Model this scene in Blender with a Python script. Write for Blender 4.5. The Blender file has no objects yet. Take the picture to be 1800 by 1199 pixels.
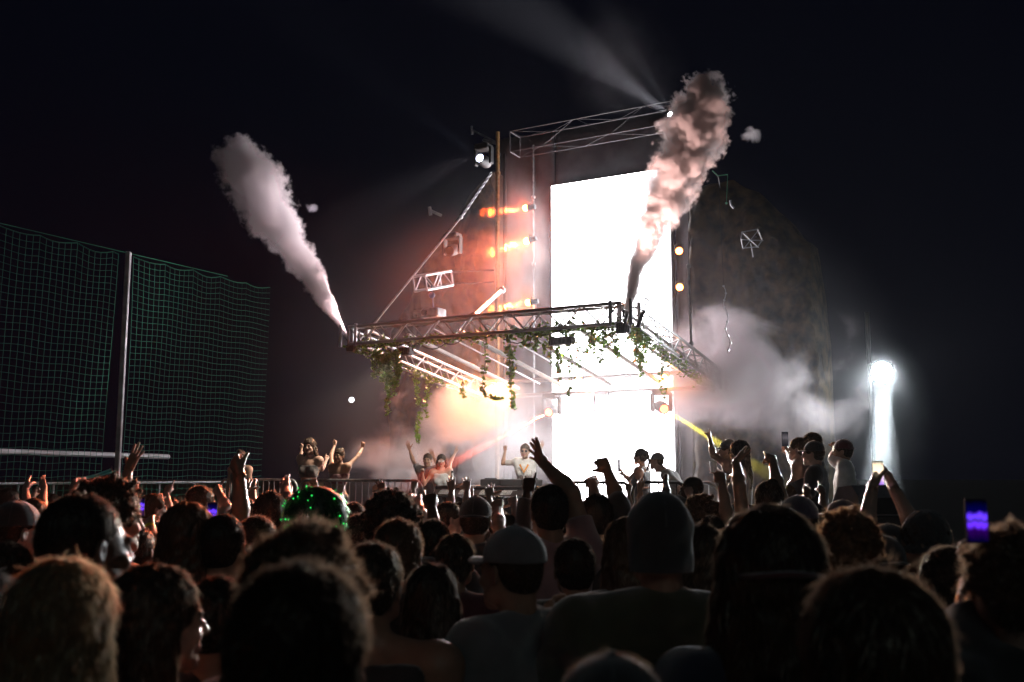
import bpy, math, random
import numpy as np
from mathutils import Vector, Matrix, Quaternion

random.seed(7); rng = np.random.default_rng(7)
SC = bpy.context.scene
COL = SC.collection

# ------------------------------------------------------------------ camera
PITCH = math.radians(7.5); CAMZ = 1.9; F = 1750.0
cam_d = bpy.data.cameras.new('camera'); cam_d.lens = 35.0; cam_d.sensor_width = 36.0
cam_d.clip_start = 0.05; cam_d.clip_end = 600
cam_d.dof.use_dof = True; cam_d.dof.focus_distance = 14.0; cam_d.dof.aperture_fstop = 3.5
cam = bpy.data.objects.new('camera', cam_d); COL.objects.link(cam)
cam.location = (0, 0, CAMZ); cam.rotation_euler = (math.radians(90) + PITCH, 0, 0)
SC.camera = cam

def at(px, py, Y):
    """point at forward distance Y seen at photograph pixel (px, py)"""
    cx = (px - 900) / F; cy = (599.5 - py) / F
    d = Vector((cx, math.cos(PITCH) - cy * math.sin(PITCH), math.sin(PITCH) + cy * math.cos(PITCH)))
    return Vector((0, 0, CAMZ)) + d * (Y / d.y)

def project(p):
    q = Vector(p) - Vector((0, 0, CAMZ))
    zf = q.y * math.cos(PITCH) + q.z * math.sin(PITCH)
    zu = -q.y * math.sin(PITCH) + q.z * math.cos(PITCH)
    return 900 + F * q.x / zf, 599.5 - F * zu / zf

# ------------------------------------------------------------------ world and render
W = bpy.data.worlds.new('World'); SC.world = W; W.use_nodes = True
bg = W.node_tree.nodes['Background']
bg.inputs[0].default_value = (0.12, 0.25, 1.0, 1); bg.inputs[1].default_value = 0.0028
SC.view_settings.view_transform = 'Standard'; SC.view_settings.look = 'None'
SC.view_settings.exposure = 0; SC.view_settings.gamma = 1; SC.view_settings.use_curve_mapping = False
cy = SC.cycles
cy.use_denoising = True
try: cy.denoiser = 'OPENIMAGEDENOISE'
except Exception: pass
cy.max_bounces = 6; cy.diffuse_bounces = 2; cy.glossy_bounces = 2; cy.transmission_bounces = 4
cy.volume_bounces = 3; cy.transparent_max_bounces = 8
cy.volume_max_steps = 256
cy.sample_clamp_indirect = 6; cy.sample_clamp_direct = 0
cy.use_light_tree = True
cy.caustics_reflective = False; cy.caustics_refractive = False

rear_fill_d = bpy.data.lights.new('rear_fill', 'SUN'); rear_fill_d.energy = 0.055; rear_fill_d.angle = math.radians(20)
rear_fill_d.color = (0.75, 0.95, 0.9)  # faint sun added as fill on the backs of the crowd
rear_fill = bpy.data.objects.new('rear_fill', rear_fill_d); COL.objects.link(rear_fill)
rear_fill.rotation_euler = (math.radians(58), 0, math.radians(12))

# stage axes: u runs along the stage front to the right, v runs into the stage
U = Vector((0.875, -0.485, 0)).normalized(); V = Vector((0.485, 0.875, 0)).normalized()
O = Vector((1.68, 14.0, 0))
ROT = math.atan2(U.y, U.x)
def S(a, b, z): return O + U * a + V * b + Vector((0, 0, z))
def ray(px, py):
    return at(px, py, 1.0) - Vector((0, 0, CAMZ))
def hit_b(px, py, b):
    """(a, z) where the sight line through a pixel meets the stage plane at depth b"""
    d = ray(px, py); c = Vector((0, 0, CAMZ)); q = S(0, b, 0)
    t = (q - c).dot(V) / d.dot(V); p = c + d * t; return (p - O).dot(U), p.z
def hit_a(px, py, a):
    d = ray(px, py); c = Vector((0, 0, CAMZ)); q = S(a, 0, 0)
    t = (q - c).dot(U) / d.dot(U); p = c + d * t; return (p - O).dot(V), p.z
def to_ab(p): q = Vector(p) - O; return q.dot(U), q.dot(V)

# ------------------------------------------------------------------ materials
MATS = {}
def mat(name, color=(0.5, 0.5, 0.5), rough=0.6, metal=0.0, noise=0.0, nscale=8.0, bump=0.0, bscale=60.0,
        emis=None, estr=0.0, sheen=0.0, trans=0.0, color2=None, spec=0.5):
    if name in MATS: return MATS[name]
    m = bpy.data.materials.new(name); m.use_nodes = True; MATS[name] = m
    nt = m.node_tree; b = nt.nodes['Principled BSDF']
    b.inputs['Base Color'].default_value = (*color, 1); b.inputs['Roughness'].default_value = rough
    b.inputs['Metallic'].default_value = metal; b.inputs['Specular IOR Level'].default_value = spec
    tc = nt.nodes.new('ShaderNodeTexCoord')
    if noise or color2:
        n = nt.nodes.new('ShaderNodeTexNoise'); n.inputs['Scale'].default_value = nscale; n.inputs['Detail'].default_value = 5
        nt.links.new(tc.outputs['Object'], n.inputs['Vector'])
        mx = nt.nodes.new('ShaderNodeMix'); mx.data_type = 'RGBA'
        c2 = color2 or tuple(max(0, c * (1 - noise)) for c in color)
        mx.inputs['A'].default_value = (*color, 1); mx.inputs['B'].default_value = (*c2, 1)
        rp = nt.nodes.new('ShaderNodeMapRange'); rp.inputs['From Min'].default_value = 0.35; rp.inputs['From Max'].default_value = 0.65
        nt.links.new(n.outputs['Fac'], rp.inputs['Value']); nt.links.new(rp.outputs[0], mx.inputs['Factor'])
        nt.links.new(mx.outputs['Result'], b.inputs['Base Color'])
    if bump:
        n2 = nt.nodes.new('ShaderNodeTexNoise'); n2.inputs['Scale'].default_value = bscale; n2.inputs['Detail'].default_value = 4
        nt.links.new(tc.outputs['Object'], n2.inputs['Vector'])
        bp = nt.nodes.new('ShaderNodeBump'); bp.inputs['Strength'].default_value = bump; bp.inputs['Distance'].default_value = 0.02
        nt.links.new(n2.outputs['Fac'], bp.inputs['Height']); nt.links.new(bp.outputs[0], b.inputs['Normal'])
    if emis:
        b.inputs['Emission Color'].default_value = (*emis, 1); b.inputs['Emission Strength'].default_value = estr
    if sheen:
        b.inputs['Sheen Weight'].default_value = sheen
    if trans:
        b.inputs['Subsurface Weight'].default_value = trans
    return m

M_ALU = mat('brushed_aluminium', (0.62, 0.62, 0.64), 0.38, 0.75, noise=0.35, nscale=14)
M_GALV = mat('galvanised_steel', (0.5, 0.51, 0.53), 0.5, 0.7, noise=0.5, nscale=9)
M_BLACKM = mat('black_metal', (0.03, 0.03, 0.033), 0.45, 0.2, noise=0.4)
M_WHITEP = mat('white_powder_coat', (0.8, 0.8, 0.78), 0.5, 0.0, noise=0.12)
M_RUST = mat('weathered_brown_pole', (0.30, 0.17, 0.07), 0.6, 0.3, color2=(0.5, 0.35, 0.16), nscale=18, bump=0.3)
M_LEAF = mat('ivy_leaf', (0.12, 0.30, 0.03), 0.45, color2=(0.30, 0.45, 0.06), nscale=20, trans=0.3)
M_STEM = mat('ivy_stem', (0.08, 0.07, 0.03), 0.7)
M_GLASSLENS = mat('lens_glass', (0.05, 0.05, 0.06), 0.08, 0.0)
M_CASE = mat('black_case', (0.025, 0.025, 0.028), 0.55, 0.0, noise=0.3, bump=0.1)

def emat(name, col, s):
    if name in MATS: return MATS[name]
    m = bpy.data.materials.new(name); m.use_nodes = True; MATS[name] = m
    nt = m.node_tree; nt.nodes.clear()
    o = nt.nodes.new('ShaderNodeOutputMaterial'); e = nt.nodes.new('ShaderNodeEmission')
    e.inputs[0].default_value = (*col, 1); e.inputs[1].default_value = s
    nt.links.new(e.outputs[0], o.inputs[0]); return m

# ------------------------------------------------------------------ mesh helpers
class MB:
    def __init__(s): s.v = []; s.f = []; s.mi = []
    def add(s, vs, fs, mi=0):
        k = len(s.v); s.v += [tuple(v) for v in vs]; s.f += [tuple(i + k for i in f) for f in fs]; s.mi += [mi] * len(fs)
    def box(s, c, size, rot=None, mi=0, bev=0.0):
        c = Vector(c); hx, hy, hz = [d / 2 for d in size]
        if bev:
            b = min(bev, hx * .9, hy * .9, hz * .9)
            vs = []; 
            import itertools
            idx = {}
            for sx, sy, sz in itertools.product((-1, 1), repeat=3):
                for ax in range(3):
                    p = [sx * hx, sy * hy, sz * hz]
                    for o in range(3):
                        if o != ax: p[o] -= (sx, sy, sz)[o] * b
                    idx[(sx, sy, sz, ax)] = len(vs); vs.append(Vector(p))
            fs = []
            for ax in range(3):
                o1, o2 = [a for a in range(3) if a != ax]
                for sg in (-1, 1):
                    q = []
                    for (a, bb) in ((-1, -1), (1, -1), (1, 1), (-1, 1)):
                        k = [0, 0, 0]; k[ax] = sg; k[o1] = a; k[o2] = bb; q.append(idx[(*k, ax)])
                    fs.append(q)
            for ax in range(3):
                o1, o2 = [a for a in range(3) if a != ax]
                for a in (-1, 1):
                    for bb in (-1, 1):
                        k1 = [0, 0, 0]; k1[o1] = a; k1[o2] = bb
                        ka = list(k1); kb = list(k1); ka[ax] = -1; kb[ax] = 1
                        fs.append([idx[(*ka, o1)], idx[(*kb, o1)], idx[(*kb, o2)], idx[(*ka, o2)]])
            for sx, sy, sz in itertools.product((-1, 1), repeat=3):
                fs.append([idx[(sx, sy, sz, a)] for a in range(3)])
        else:
            vs = [Vector((x, y, z)) for x in (-hx, hx) for y in (-hy, hy) for z in (-hz, hz)]
            fs = [(0, 1, 3, 2), (4, 6, 7, 5), (0, 4, 5, 1), (2, 3, 7, 6), (0, 2, 6, 4), (1, 5, 7, 3)]
        if rot is not None: vs = [rot @ v for v in vs]
        s.add([v + c for v in vs], fs, mi); return s
    def tube(s, pts, r, n=8, mi=0, caps=True):
        pts = [Vector(p) for p in pts]; rs = r if isinstance(r, (list, tuple)) else [r] * len(pts)
        up = None; rings = []
        vs = []
        for i, p in enumerate(pts):
            d = (pts[min(i + 1, len(pts) - 1)] - pts[max(i - 1, 0)])
            if d.length < 1e-9: d = Vector((0, 0, 1))
            d.normalize()
            if up is None:
                up = Vector((0, 0, 1)) if abs(d.z) < .9 else Vector((1, 0, 0))
            x = d.cross(up).normalized(); y = x.cross(d).normalized(); up = y
            for k in range(n):
                a = 2 * math.pi * k / n
                vs.append(p + (x * math.cos(a) + y * math.sin(a)) * rs[i])
        fs = []
        for i in range(len(pts) - 1):
            for k in range(n):
                a = i * n + k; b = i * n + (k + 1) % n
                fs.append((a, b, b + n, a + n))
        if caps:
            fs.append(tuple(range(n - 1, -1, -1))); fs.append(tuple(range((len(pts) - 1) * n, len(pts) * n)))
        s.add(vs, fs, mi); return s
    def sphere(s, c, r, nu=12, nv=8, mi=0, rot=None):
        c = Vector(c); rr = r if isinstance(r, (list, tuple)) else (r, r, r)
        vs = [Vector((0, 0, rr[2]))]
        for j in range(1, nv):
            t = math.pi * j / nv
            for i in range(nu):
                p = 2 * math.pi * i / nu
                vs.append(Vector((rr[0] * math.sin(t) * math.cos(p), rr[1] * math.sin(t) * math.sin(p), rr[2] * math.cos(t))))
        vs.append(Vector((0, 0, -rr[2])))
        fs = [(0, 1 + i, 1 + (i + 1) % nu) for i in range(nu)]
        for j in range(nv - 2):
            for i in range(nu):
                a = 1 + j * nu + i; b = 1 + j * nu + (i + 1) % nu
                fs.append((a, a + nu, b + nu, b))
        L = len(vs) - 1; k = 1 + (nv - 2) * nu
        fs += [(L, k + (i + 1) % nu, k + i) for i in range(nu)]
        if rot is not None: vs = [rot @ v for v in vs]
        s.add([v + c for v in vs], fs, mi); return s
    def prism(s, pts, d, mi=0):
        """closed outline (list of 3D points) extruded by vector d"""
        n = len(pts); d = Vector(d); vs = [Vector(p) for p in pts] + [Vector(p) + d for p in pts]
        fs = [tuple(range(n)), tuple(range(2 * n - 1, n - 1, -1))] + [(i, i + n, (i + 1) % n + n, (i + 1) % n) for i in range(n)]
        s.add(vs, fs, mi); return s
    def mesh(s, name, mats, smooth=True):
        me = bpy.data.meshes.new(name); me.from_pydata(s.v, [], s.f)
        for m in (mats if isinstance(mats, (list, tuple)) else [mats]): me.materials.append(m)
        if len(set(s.mi)) > 1: me.polygons.foreach_set('material_index', s.mi)
        me.validate(); me.update()
        import bmesh
        bm = bmesh.new(); bm.from_mesh(me); bmesh.ops.recalc_face_normals(bm, faces=bm.faces); bm.to_mesh(me); bm.free()
        if smooth:
            me.polygons.foreach_set('use_smooth', [True] * len(me.polygons))
            try: me.set_sharp_from_angle(angle=math.radians(40))
            except Exception: pass
        return me
    def build(s, name, mats, parent=None, smooth=True):
        return link(name, s.mesh(name, mats, smooth), parent)

def link(name, data, parent=None):
    o = bpy.data.objects.new(name, data); COL.objects.link(o)
    if parent is not None: o.parent = parent
    return o
def thing(name, label, cat, loc=(0, 0, 0), rotz=0.0, group=None):
    o = bpy.data.objects.new(name, None); COL.objects.link(o); o.empty_display_size = 0.1
    o.location = loc; o.rotation_euler = (0, 0, rotz); o['label'] = label; o['category'] = cat
    if group: o['group'] = group
    return o
def tag(o, label, cat, group=None):
    o['label'] = label; o['category'] = cat
    if group: o['group'] = group
    return o
def kind(o, k, label=None):
    o['kind'] = k
    if label: o['label'] = label
    return o

UNITCYL = None
def rod(name, p0, p1, r, m, parent, n=6):
    """a straight bar as an object that shares one unit mesh per material"""
    key = ('rod', m.name, n)
    global UNITCYL
    if UNITCYL is None: UNITCYL = {}
    if key not in UNITCYL:
        b = MB(); b.tube([(0, 0, 0), (0, 0, 1)], 1.0, n); UNITCYL[key] = b.mesh('bar', m)
    o = link(name, UNITCYL[key], parent)
    p0 = Vector(p0); p1 = Vector(p1); d = p1 - p0
    o.location = p0; o.rotation_mode = 'QUATERNION'; o.rotation_quaternion = d.to_track_quat('Z', 'Y')
    o.scale = (r, r, d.length); return o

# ------------------------------------------------------------------ lights helpers
def spot(name, loc, target, watts, col, deg, blend=0.3, size=0.03, parent=None):
    d = bpy.data.lights.new(name, 'SPOT'); d.energy = watts; d.color = col; d.spot_size = math.radians(deg); d.spot_blend = blend
    d.shadow_soft_size = size
    o = bpy.data.objects.new(name, d); COL.objects.link(o)
    if parent: o.parent = parent
    o.location = loc; o.rotation_mode = 'QUATERNION'
    o.rotation_quaternion = (Vector(target) - Vector(loc)).to_track_quat('-Z', 'Y'); return o
def point(name, loc, watts, col, size=0.05):
    d = bpy.data.lights.new(name, 'POINT'); d.energy = watts; d.color = col; d.shadow_soft_size = size
    o = bpy.data.objects.new(name, d); COL.objects.link(o); o.location = loc; return o

# ------------------------------------------------------------------ air
def volume_mat(name, col, dens, aniso=0.0):
    m = bpy.data.materials.new(name); m.use_nodes = True; nt = m.node_tree; nt.nodes.clear()
    o = nt.nodes.new('ShaderNodeOutputMaterial'); v = nt.nodes.new('ShaderNodeVolumePrincipled')
    v.inputs['Color'].default_value = (*col, 1); v.inputs['Density'].default_value = dens
    v.inputs['Anisotropy'].default_value = aniso
    nt.links.new(v.outputs[0], o.inputs['Volume']); return m, nt, v
HAZE_DENS = 0.00025
hb = MB(); hb.box((0, 15, 9.5), (90, 60, 21)); hz = hb.build('haze', volume_mat('haze_air', (0.93, 0.93, 1.0), HAZE_DENS, 0.25)[0], smooth=False)
kind(hz, 'stuff', 'thin night haze hanging in the air over the crowd')

def math_node(nt, op, a, b=None, clamp=False):
    n = nt.nodes.new('ShaderNodeMath'); n.operation = op; n.use_clamp = clamp
    for i, x in enumerate((a, b)):
        if x is None: continue
        if isinstance(x, (int, float)): n.inputs[i].default_value = x
        else: nt.links.new(x, n.inputs[i])
    return n.outputs[0]
def curve_node(nt, val, pts):
    c = nt.nodes.new('ShaderNodeFloatCurve'); cv = c.mapping.curves[0]
    while len(cv.points) > 2: cv.points.remove(cv.points[1])
    cv.points[0].location = pts[0]; cv.points[-1].location = pts[-1]
    for p in pts[1:-1]: cv.points.new(*p)
    c.mapping.update(); nt.links.new(val, c.inputs['Value']); return c.outputs[0]

def plume(name, label, path, dens, col, nscale, step, edge=0.24, seed=0.0, rough=0.55, bulge=None):
    """path: list of (point, radius). A soft column of smoke: a closed tube round it holds the volume."""
    p0 = path[0][0]; p1 = path[-1][0]; L = (p1 - p0).length
    q = (p1 - p0).to_track_quat('Z', 'X'); inv = q.inverted()
    loc = [(inv @ (p - p0), r) for p, r in path]
    # domain
    b = MB(); n = 20; rings = []
    tt = [l[0].z / L for l in loc]
    def interp(t, k):
        t = min(max(t, 0), 1)
        return float(np.interp(t, tt, [(l[0].x, l[0].y, l[1])[k] for l in loc]))
    vs = []; NR = 26; t0 = -0.01; t1 = 1.0 + 1.5 * loc[-1][1] / L
    for i in range(NR):
        t = t0 + (t1 - t0) * i / (NR - 1); 
        r = interp(t, 2) * 1.42 + 0.02
        if t > 1: r *= math.sqrt(max(0.02, 1 - ((t - 1) / (t1 - 1)) ** 2))
        for k in range(n):
            a = 2 * math.pi * k / n
            vs.append((interp(t, 0) + r * math.cos(a), interp(t, 1) + r * math.sin(a), t * L))
    fs = [(i * n + k, i * n + (k + 1) % n, (i + 1) * n + (k + 1) % n, (i + 1) * n + k) for i in range(NR - 1) for k in range(n)]
    fs += [tuple(range(n - 1, -1, -1)), tuple(range((NR - 1) * n, NR * n))]
    b.add(vs, fs)
    m, nt, v = volume_mat(name + '_volume', col, dens, 0.05)
    tc = nt.nodes.new('ShaderNodeTexCoord'); sx = nt.nodes.new('ShaderNodeSeparateXYZ'); nt.links.new(tc.outputs['Object'], sx.inputs[0])
    t = math_node(nt, 'DIVIDE', sx.outputs['Z'], L, True)
    A = max(max(abs(l[0].x), abs(l[0].y)) for l in loc) + 1e-3; RM = max(l[1] for l in loc)
    fx = curve_node(nt, t, [(a, l[0].x / A / 2 + .5) for a, l in zip(tt, loc)])
    fy = curve_node(nt, t, [(a, l[0].y / A / 2 + .5) for a, l in zip(tt, loc)])
    fr = curve_node(nt, t, [(a, l[1] / RM) for a, l in zip(tt, loc)])
    cx = math_node(nt, 'MULTIPLY', math_node(nt, 'SUBTRACT', fx, .5), 2 * A); cy_ = math_node(nt, 'MULTIPLY', math_node(nt, 'SUBTRACT', fy, .5), 2 * A)
    R = math_node(nt, 'MULTIPLY', fr, RM)
    dx = math_node(nt, 'SUBTRACT', sx.outputs['X'], cx); dy = math_node(nt, 'SUBTRACT', sx.outputs['Y'], cy_)
    over = math_node(nt, 'MAXIMUM', math_node(nt, 'SUBTRACT', sx.outputs['Z'], L), 0.0)
    d2 = math_node(nt, 'ADD', math_node(nt, 'ADD', math_node(nt, 'MULTIPLY', dx, dx), math_node(nt, 'MULTIPLY', dy, dy)), math_node(nt, 'MULTIPLY', over, over))
    dist = math_node(nt, 'SQRT', d2)
    def nz(scale, detail, seedv):
        mp = nt.nodes.new('ShaderNodeVectorMath'); mp.operation = 'ADD'; mp.inputs[1].default_value = (seedv, seedv * 1.7, -seedv)
        nt.links.new(tc.outputs['Object'], mp.inputs[0])
        n_ = nt.nodes.new('ShaderNodeTexNoise'); n_.inputs['Scale'].default_value = scale; n_.inputs['Detail'].default_value = detail
        n_.inputs['Roughness'].default_value = rough; nt.links.new(mp.outputs[0], n_.inputs['Vector']); return n_.outputs['Fac']
    big = math_node(nt, 'ADD', math_node(nt, 'MULTIPLY', math_node(nt, 'SUBTRACT', nz(nscale, 6, seed), .5), 2.5), math_node(nt, 'MULTIPLY', math_node(nt, 'SUBTRACT', nz(nscale * 3.4, 5, seed + 5), .5), 1.25))
    big = math_node(nt, 'MULTIPLY', big, math_node(nt, 'ADD', 0.42, math_node(nt, 'MULTIPLY', t, 0.62)))
    lim = math_node(nt, 'MULTIPLY', R, math_node(nt, 'ADD', 1.12, big))
    e = math_node(nt, 'SUBTRACT', lim, dist)
    ed = math_node(nt, 'ADD', math_node(nt, 'MULTIPLY', R, edge), 0.008)
    e = math_node(nt, 'DIVIDE', e, ed, True)
    e = math_node(nt, 'MULTIPLY', e, e)
    # thinner gas where it has spread out
    k = math_node(nt, 'DIVIDE', dens, math_node(nt, 'ADD', R, 0.02))
    nt.links.new(math_node(nt, 'MULTIPLY', e, k), v.inputs['Density'])
    o = b.build(name, m); o.location = p0; o.rotation_mode = 'QUATERNION'; o.rotation_quaternion = q
    m.cycles.volume_step_rate = step
    tag(o, label, 'smoke plume', 'smoke jets over the canopy corners'); return o

def cloud(name, label, centre, radii, dens, col, nscale, step, thr=0.45, seed=0.0, rot=0.0, soft=0.22, power=1.0):
    b = MB(); b.sphere((0, 0, 0), (radii[0], radii[1], radii[2]), 24, 16)
    m, nt, v = volume_mat(name + '_volume', col, dens, 0.1)
    tc = nt.nodes.new('ShaderNodeTexCoord')
    vd = nt.nodes.new('ShaderNodeVectorMath'); vd.operation = 'DIVIDE'; vd.inputs[1].default_value = radii
    nt.links.new(tc.outputs['Object'], vd.inputs[0])
    ln = nt.nodes.new('ShaderNodeVectorMath'); ln.operation = 'LENGTH'; nt.links.new(vd.outputs[0], ln.inputs[0])
    fall = math_node(nt, 'SUBTRACT', 1.0, ln.outputs['Value'], True)
    mp = nt.nodes.new('ShaderNodeVectorMath'); mp.operation = 'ADD'; mp.inputs[1].default_value = (seed, seed * 1.3, seed * .7)
    nt.links.new(tc.outputs['Object'], mp.inputs[0])
    n_ = nt.nodes.new('ShaderNodeTexNoise'); n_.inputs['Scale'].default_value = nscale; n_.inputs['Detail'].default_value = 5
    n_.inputs['Roughness'].default_value = 0.55; n_.inputs['Distortion'].default_value = 0.5; nt.links.new(mp.outputs[0], n_.inputs['Vector'])
    a = math_node(nt, 'ADD', n_.outputs['Fac'], math_node(nt, 'MULTIPLY', math_node(nt, 'SUBTRACT', fall, .5), .5))
    d = math_node(nt, 'DIVIDE', math_node(nt, 'SUBTRACT', a, thr), soft, True)
    fs_ = math_node(nt, 'MULTIPLY', fall, 3.0, True)
    d = math_node(nt, 'MULTIPLY', d, fs_)
    nt.links.new(math_node(nt, 'MULTIPLY', d, dens), v.inputs['Density'])
    o = b.build(name, m); o.location = centre; o.rotation_euler = (0, 0, rot); m.cycles.volume_step_rate = step
    kind(o, 'stuff', label); return o

# ------------------------------------------------------------------ ground and stage deck
g = MB(); 
gv = [(-150, -20, 0), (150, -20, 0), (150, 250, 0), (-150, 250, 0)]
g.add(gv, [(0, 1, 2, 3)])
kind(g.build('ground', mat('trodden_earth', (0.06, 0.055, 0.045), 0.9, color2=(0.04, 0.05, 0.025), nscale=1.5, bump=0.6, bscale=30), smooth=False), 'structure', 'dark trodden earth under the crowd')

DECK = 0.66
st = thing('stage', 'low black stage deck with cloth skirt under the truss canopy', 'stage', S(0, 0, 0), ROT)
a0, a1, b0, b1 = -7.6, 1.6, -1.4, 8.5
nbay = 5
for i in range(nbay):
    w = (a1 - a0) / nbay
    for j in range(3):
        d_ = (b1 - b0) / 3
        p = MB(); p.box((a0 + w * (i + .5), b0 + d_ * (j + .5), DECK - .05), (w - .02, d_ - .02, .1), bev=.008); p.build('deck_panel', M_CASE, st, smooth=False)
sk = MB()
n = 120; vs = []
for i in range(n + 1):
    x = a0 + (a1 - a0) * i / n; y = b0 - .03 + .025 * math.sin(i * 1.9)
    vs += [(x, y, 0.005), (x, y, DECK - .1)]
sk.add(vs, [(2 * i, 2 * i + 2, 2 * i + 3, 2 * i + 1) for i in range(n)])
sk.build('skirt', mat('black_cloth', (0.02, 0.02, 0.022), 0.9), st)
for x in (a0 + .1, a1 - .1):
    for y in (b0 + .3, b1 - .2):
        p = MB(); p.box((x, y, (DECK - .1) / 2), (.08, .08, DECK - .1)); p.build('leg', M_GALV, st, smooth=False)

RISER = 0.55
rs = thing('side_riser', 'black side riser beside the stage that guests stand on', 'platform', S(0, 0, 0), ROT)
for i in range(2):
    p = MB(); p.box((2.55 + 1.85 * i, -2.0, RISER - .05), (1.83, 3.6, .1), bev=.008); p.build('deck_panel', M_CASE, rs, smooth=False)
for x in (1.75, 5.2):
    for y in (-3.6, -.4):
        p = MB(); p.box((x, y, (RISER - .1) / 2), (.08, .08, RISER - .1)); p.build('leg', M_GALV, rs, smooth=False)

# ------------------------------------------------------------------ LED screen and backdrop
SB = 6.2
sa0, sz1 = hit_b(968, 326, SB); sa1 = hit_b(1183, 600, SB)[0]; sz0 = 0.70
led = thing('led_screen', 'tall glowing white video screen behind the performer', 'screen', S(0, 0, 0), ROT)
p = MB(); p.box(((sa0 + sa1) / 2, SB + .11, (sz0 + sz1) / 2), (sa1 - sa0, .16, sz1 - sz0)); p.build('cabinet', M_BLACKM, led, smooth=False)
p = MB(); p.add([(sa0 + .015, SB, sz0 + .01), (sa1 - .015, SB, sz0 + .01), (sa1 - .015, SB, sz1 - .015), (sa0 + .015, SB, sz1 - .015)], [(0, 1, 2, 3)])
p.build('display', emat('led_white', (1.0, 0.96, 1.0), 14.0), led, smooth=False)

# tarpaulin backdrop round the screen: hanging sheets with folds
M_TARP = mat('grey_tarpaulin', (0.16, 0.15, 0.17), 0.55, 0.0, noise=0.35, nscale=2.5, bump=0.4, bscale=5)
def sheet(x0, x1, z0, z1, y, amp, name, m, parent, freq=9.0):
    b = MB(); nx = max(6, int((x1 - x0) * 14)); nz = max(4, int((z1 - z0) * 3)); vs = []
    for j in range(nz + 1):
        for i in range(nx + 1):
            x = x0 + (x1 - x0) * i / nx; z = z0 + (z1 - z0) * j / nz
            d = amp * (math.sin(x * freq + .6 * math.sin(z * 1.1)) + .5 * math.sin(x * freq * 2.3 + z * .8))
            vs.append((x, y + d, z))
    fs = [(j * (nx + 1) + i, j * (nx + 1) + i + 1, (j + 1) * (nx + 1) + i + 1, (j + 1) * (nx + 1) + i) for j in range(nz) for i in range(nx)]
    b.add(vs, fs); o = b.build(name, m, parent)
    sd = o.modifiers.new('s', 'SOLIDIFY'); sd.thickness = .006; return o
bd = thing('backdrop', 'dark tarpaulin backdrop hanging round the white screen', 'backdrop', S(0, 0, 0), ROT)
ztop = 9.6
sheet(hit_b(880, 500, SB + .25)[0], sa0 - .02, DECK, ztop, SB + .25, .035, 'tarp_sheet', M_TARP, bd, 7)
sheet(sa1 + .02, hit_b(1217, 500, SB + .25)[0], DECK, ztop, SB + .25, .035, 'tarp_sheet', M_TARP, bd, 7)
sheet(sa0 - .02, sa1 + .02, sz1 + .02, ztop, SB + .28, .03, 'tarp_sheet', M_TARP, bd, 5)
# ------------------------------------------------------------------ trusses
def truss(root, P0, P1, w, h, m, bay=0.27, up=Vector((0, 0, 1)), chord_r=0.026, brace_r=0.0125, ends=True, faces=(0, 1, 2, 3)):
    P0 = Vector(P0); P1 = Vector(P1); d = (P1 - P0).normalized(); L = (P1 - P0).length
    s = d.cross(up).normalized(); t = s.cross(d).normalized()
    cs = [s * (w / 2) * sx + t * (h / 2) * sz for sx, sz in ((-1, -1), (1, -1), (1, 1), (-1, 1))]
    for c in cs: rod('chord', P0 + c, P1 + c, chord_r, m, root, 8)
    n = max(2, int(round(L / bay)))
    for fi in faces:
        ca, cb = cs[fi], cs[(fi + 1) % 4]
        for i in range(n):
            a, b = (ca, cb) if (i + fi) % 2 == 0 else (cb, ca)
            rod('brace', P0 + a + d * (L * (i + .04) / n), P0 + b + d * (L * (i + .96) / n), brace_r, m, root, 5)
    if ends:
        for q in (P0, P1):
            for i in range(4): rod('end_tube', q + cs[i], q + cs[(i + 1) % 4], .016, m, root, 6)

TW = 0.29
# canopy corners from the photograph (centre lines of the trusses)
CW, CD = 4.85, 4.1
cz0 = hit_b(860, 572, 0.0)[1]
aL = hit_b(622, 592, 0)[0]; aR = hit_b(1098, 553, 0)[0]
zF = (hit_b(622, 591, 0)[1] + hit_b(1098, 553, 0)[1]) / 2
zR = zF - 0.60
CD = 4.1
can = thing('truss_canopy', 'aluminium box truss canopy frame hung over the performer, draped with ivy', 'truss canopy', (0, 0, 0))
FL, FR = S(aL, 0, zF), S(aR, 0, zF); RL, RR = S(aL, CD, zR), S(aR, CD, zR)
def inset(A, B, k): d = (B - A).normalized(); return A + d * k, B - d * k
for A, B, fc in ((FL, FR, (0, 1, 2, 3)), (RL, RR, (0, 2)), (FL, RL, (0, 1, 2, 3)), (FR, RR, (0, 1, 2, 3))):
    a_, b_ = inset(A, B, TW / 2 + .01) if A is FL and B is RL or A is FR else (A, B)
    truss(can, a_, b_, TW, TW, M_ALU, 0.30 if fc != (0, 2) else .34, faces=fc)
for c in (FL, FR, RL, RR):
    for sx in (-1, 1):
        for sy in (-1, 1):
            q = c + U * sx * (TW / 2 + .01) + V * sy * (TW / 2 + .01)
            rod('corner_tube', q - Vector((0, 0, TW / 2 + .04)), q + Vector((0, 0, TW / 2 + .04)), .028, M_ALU, can, 8)
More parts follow.
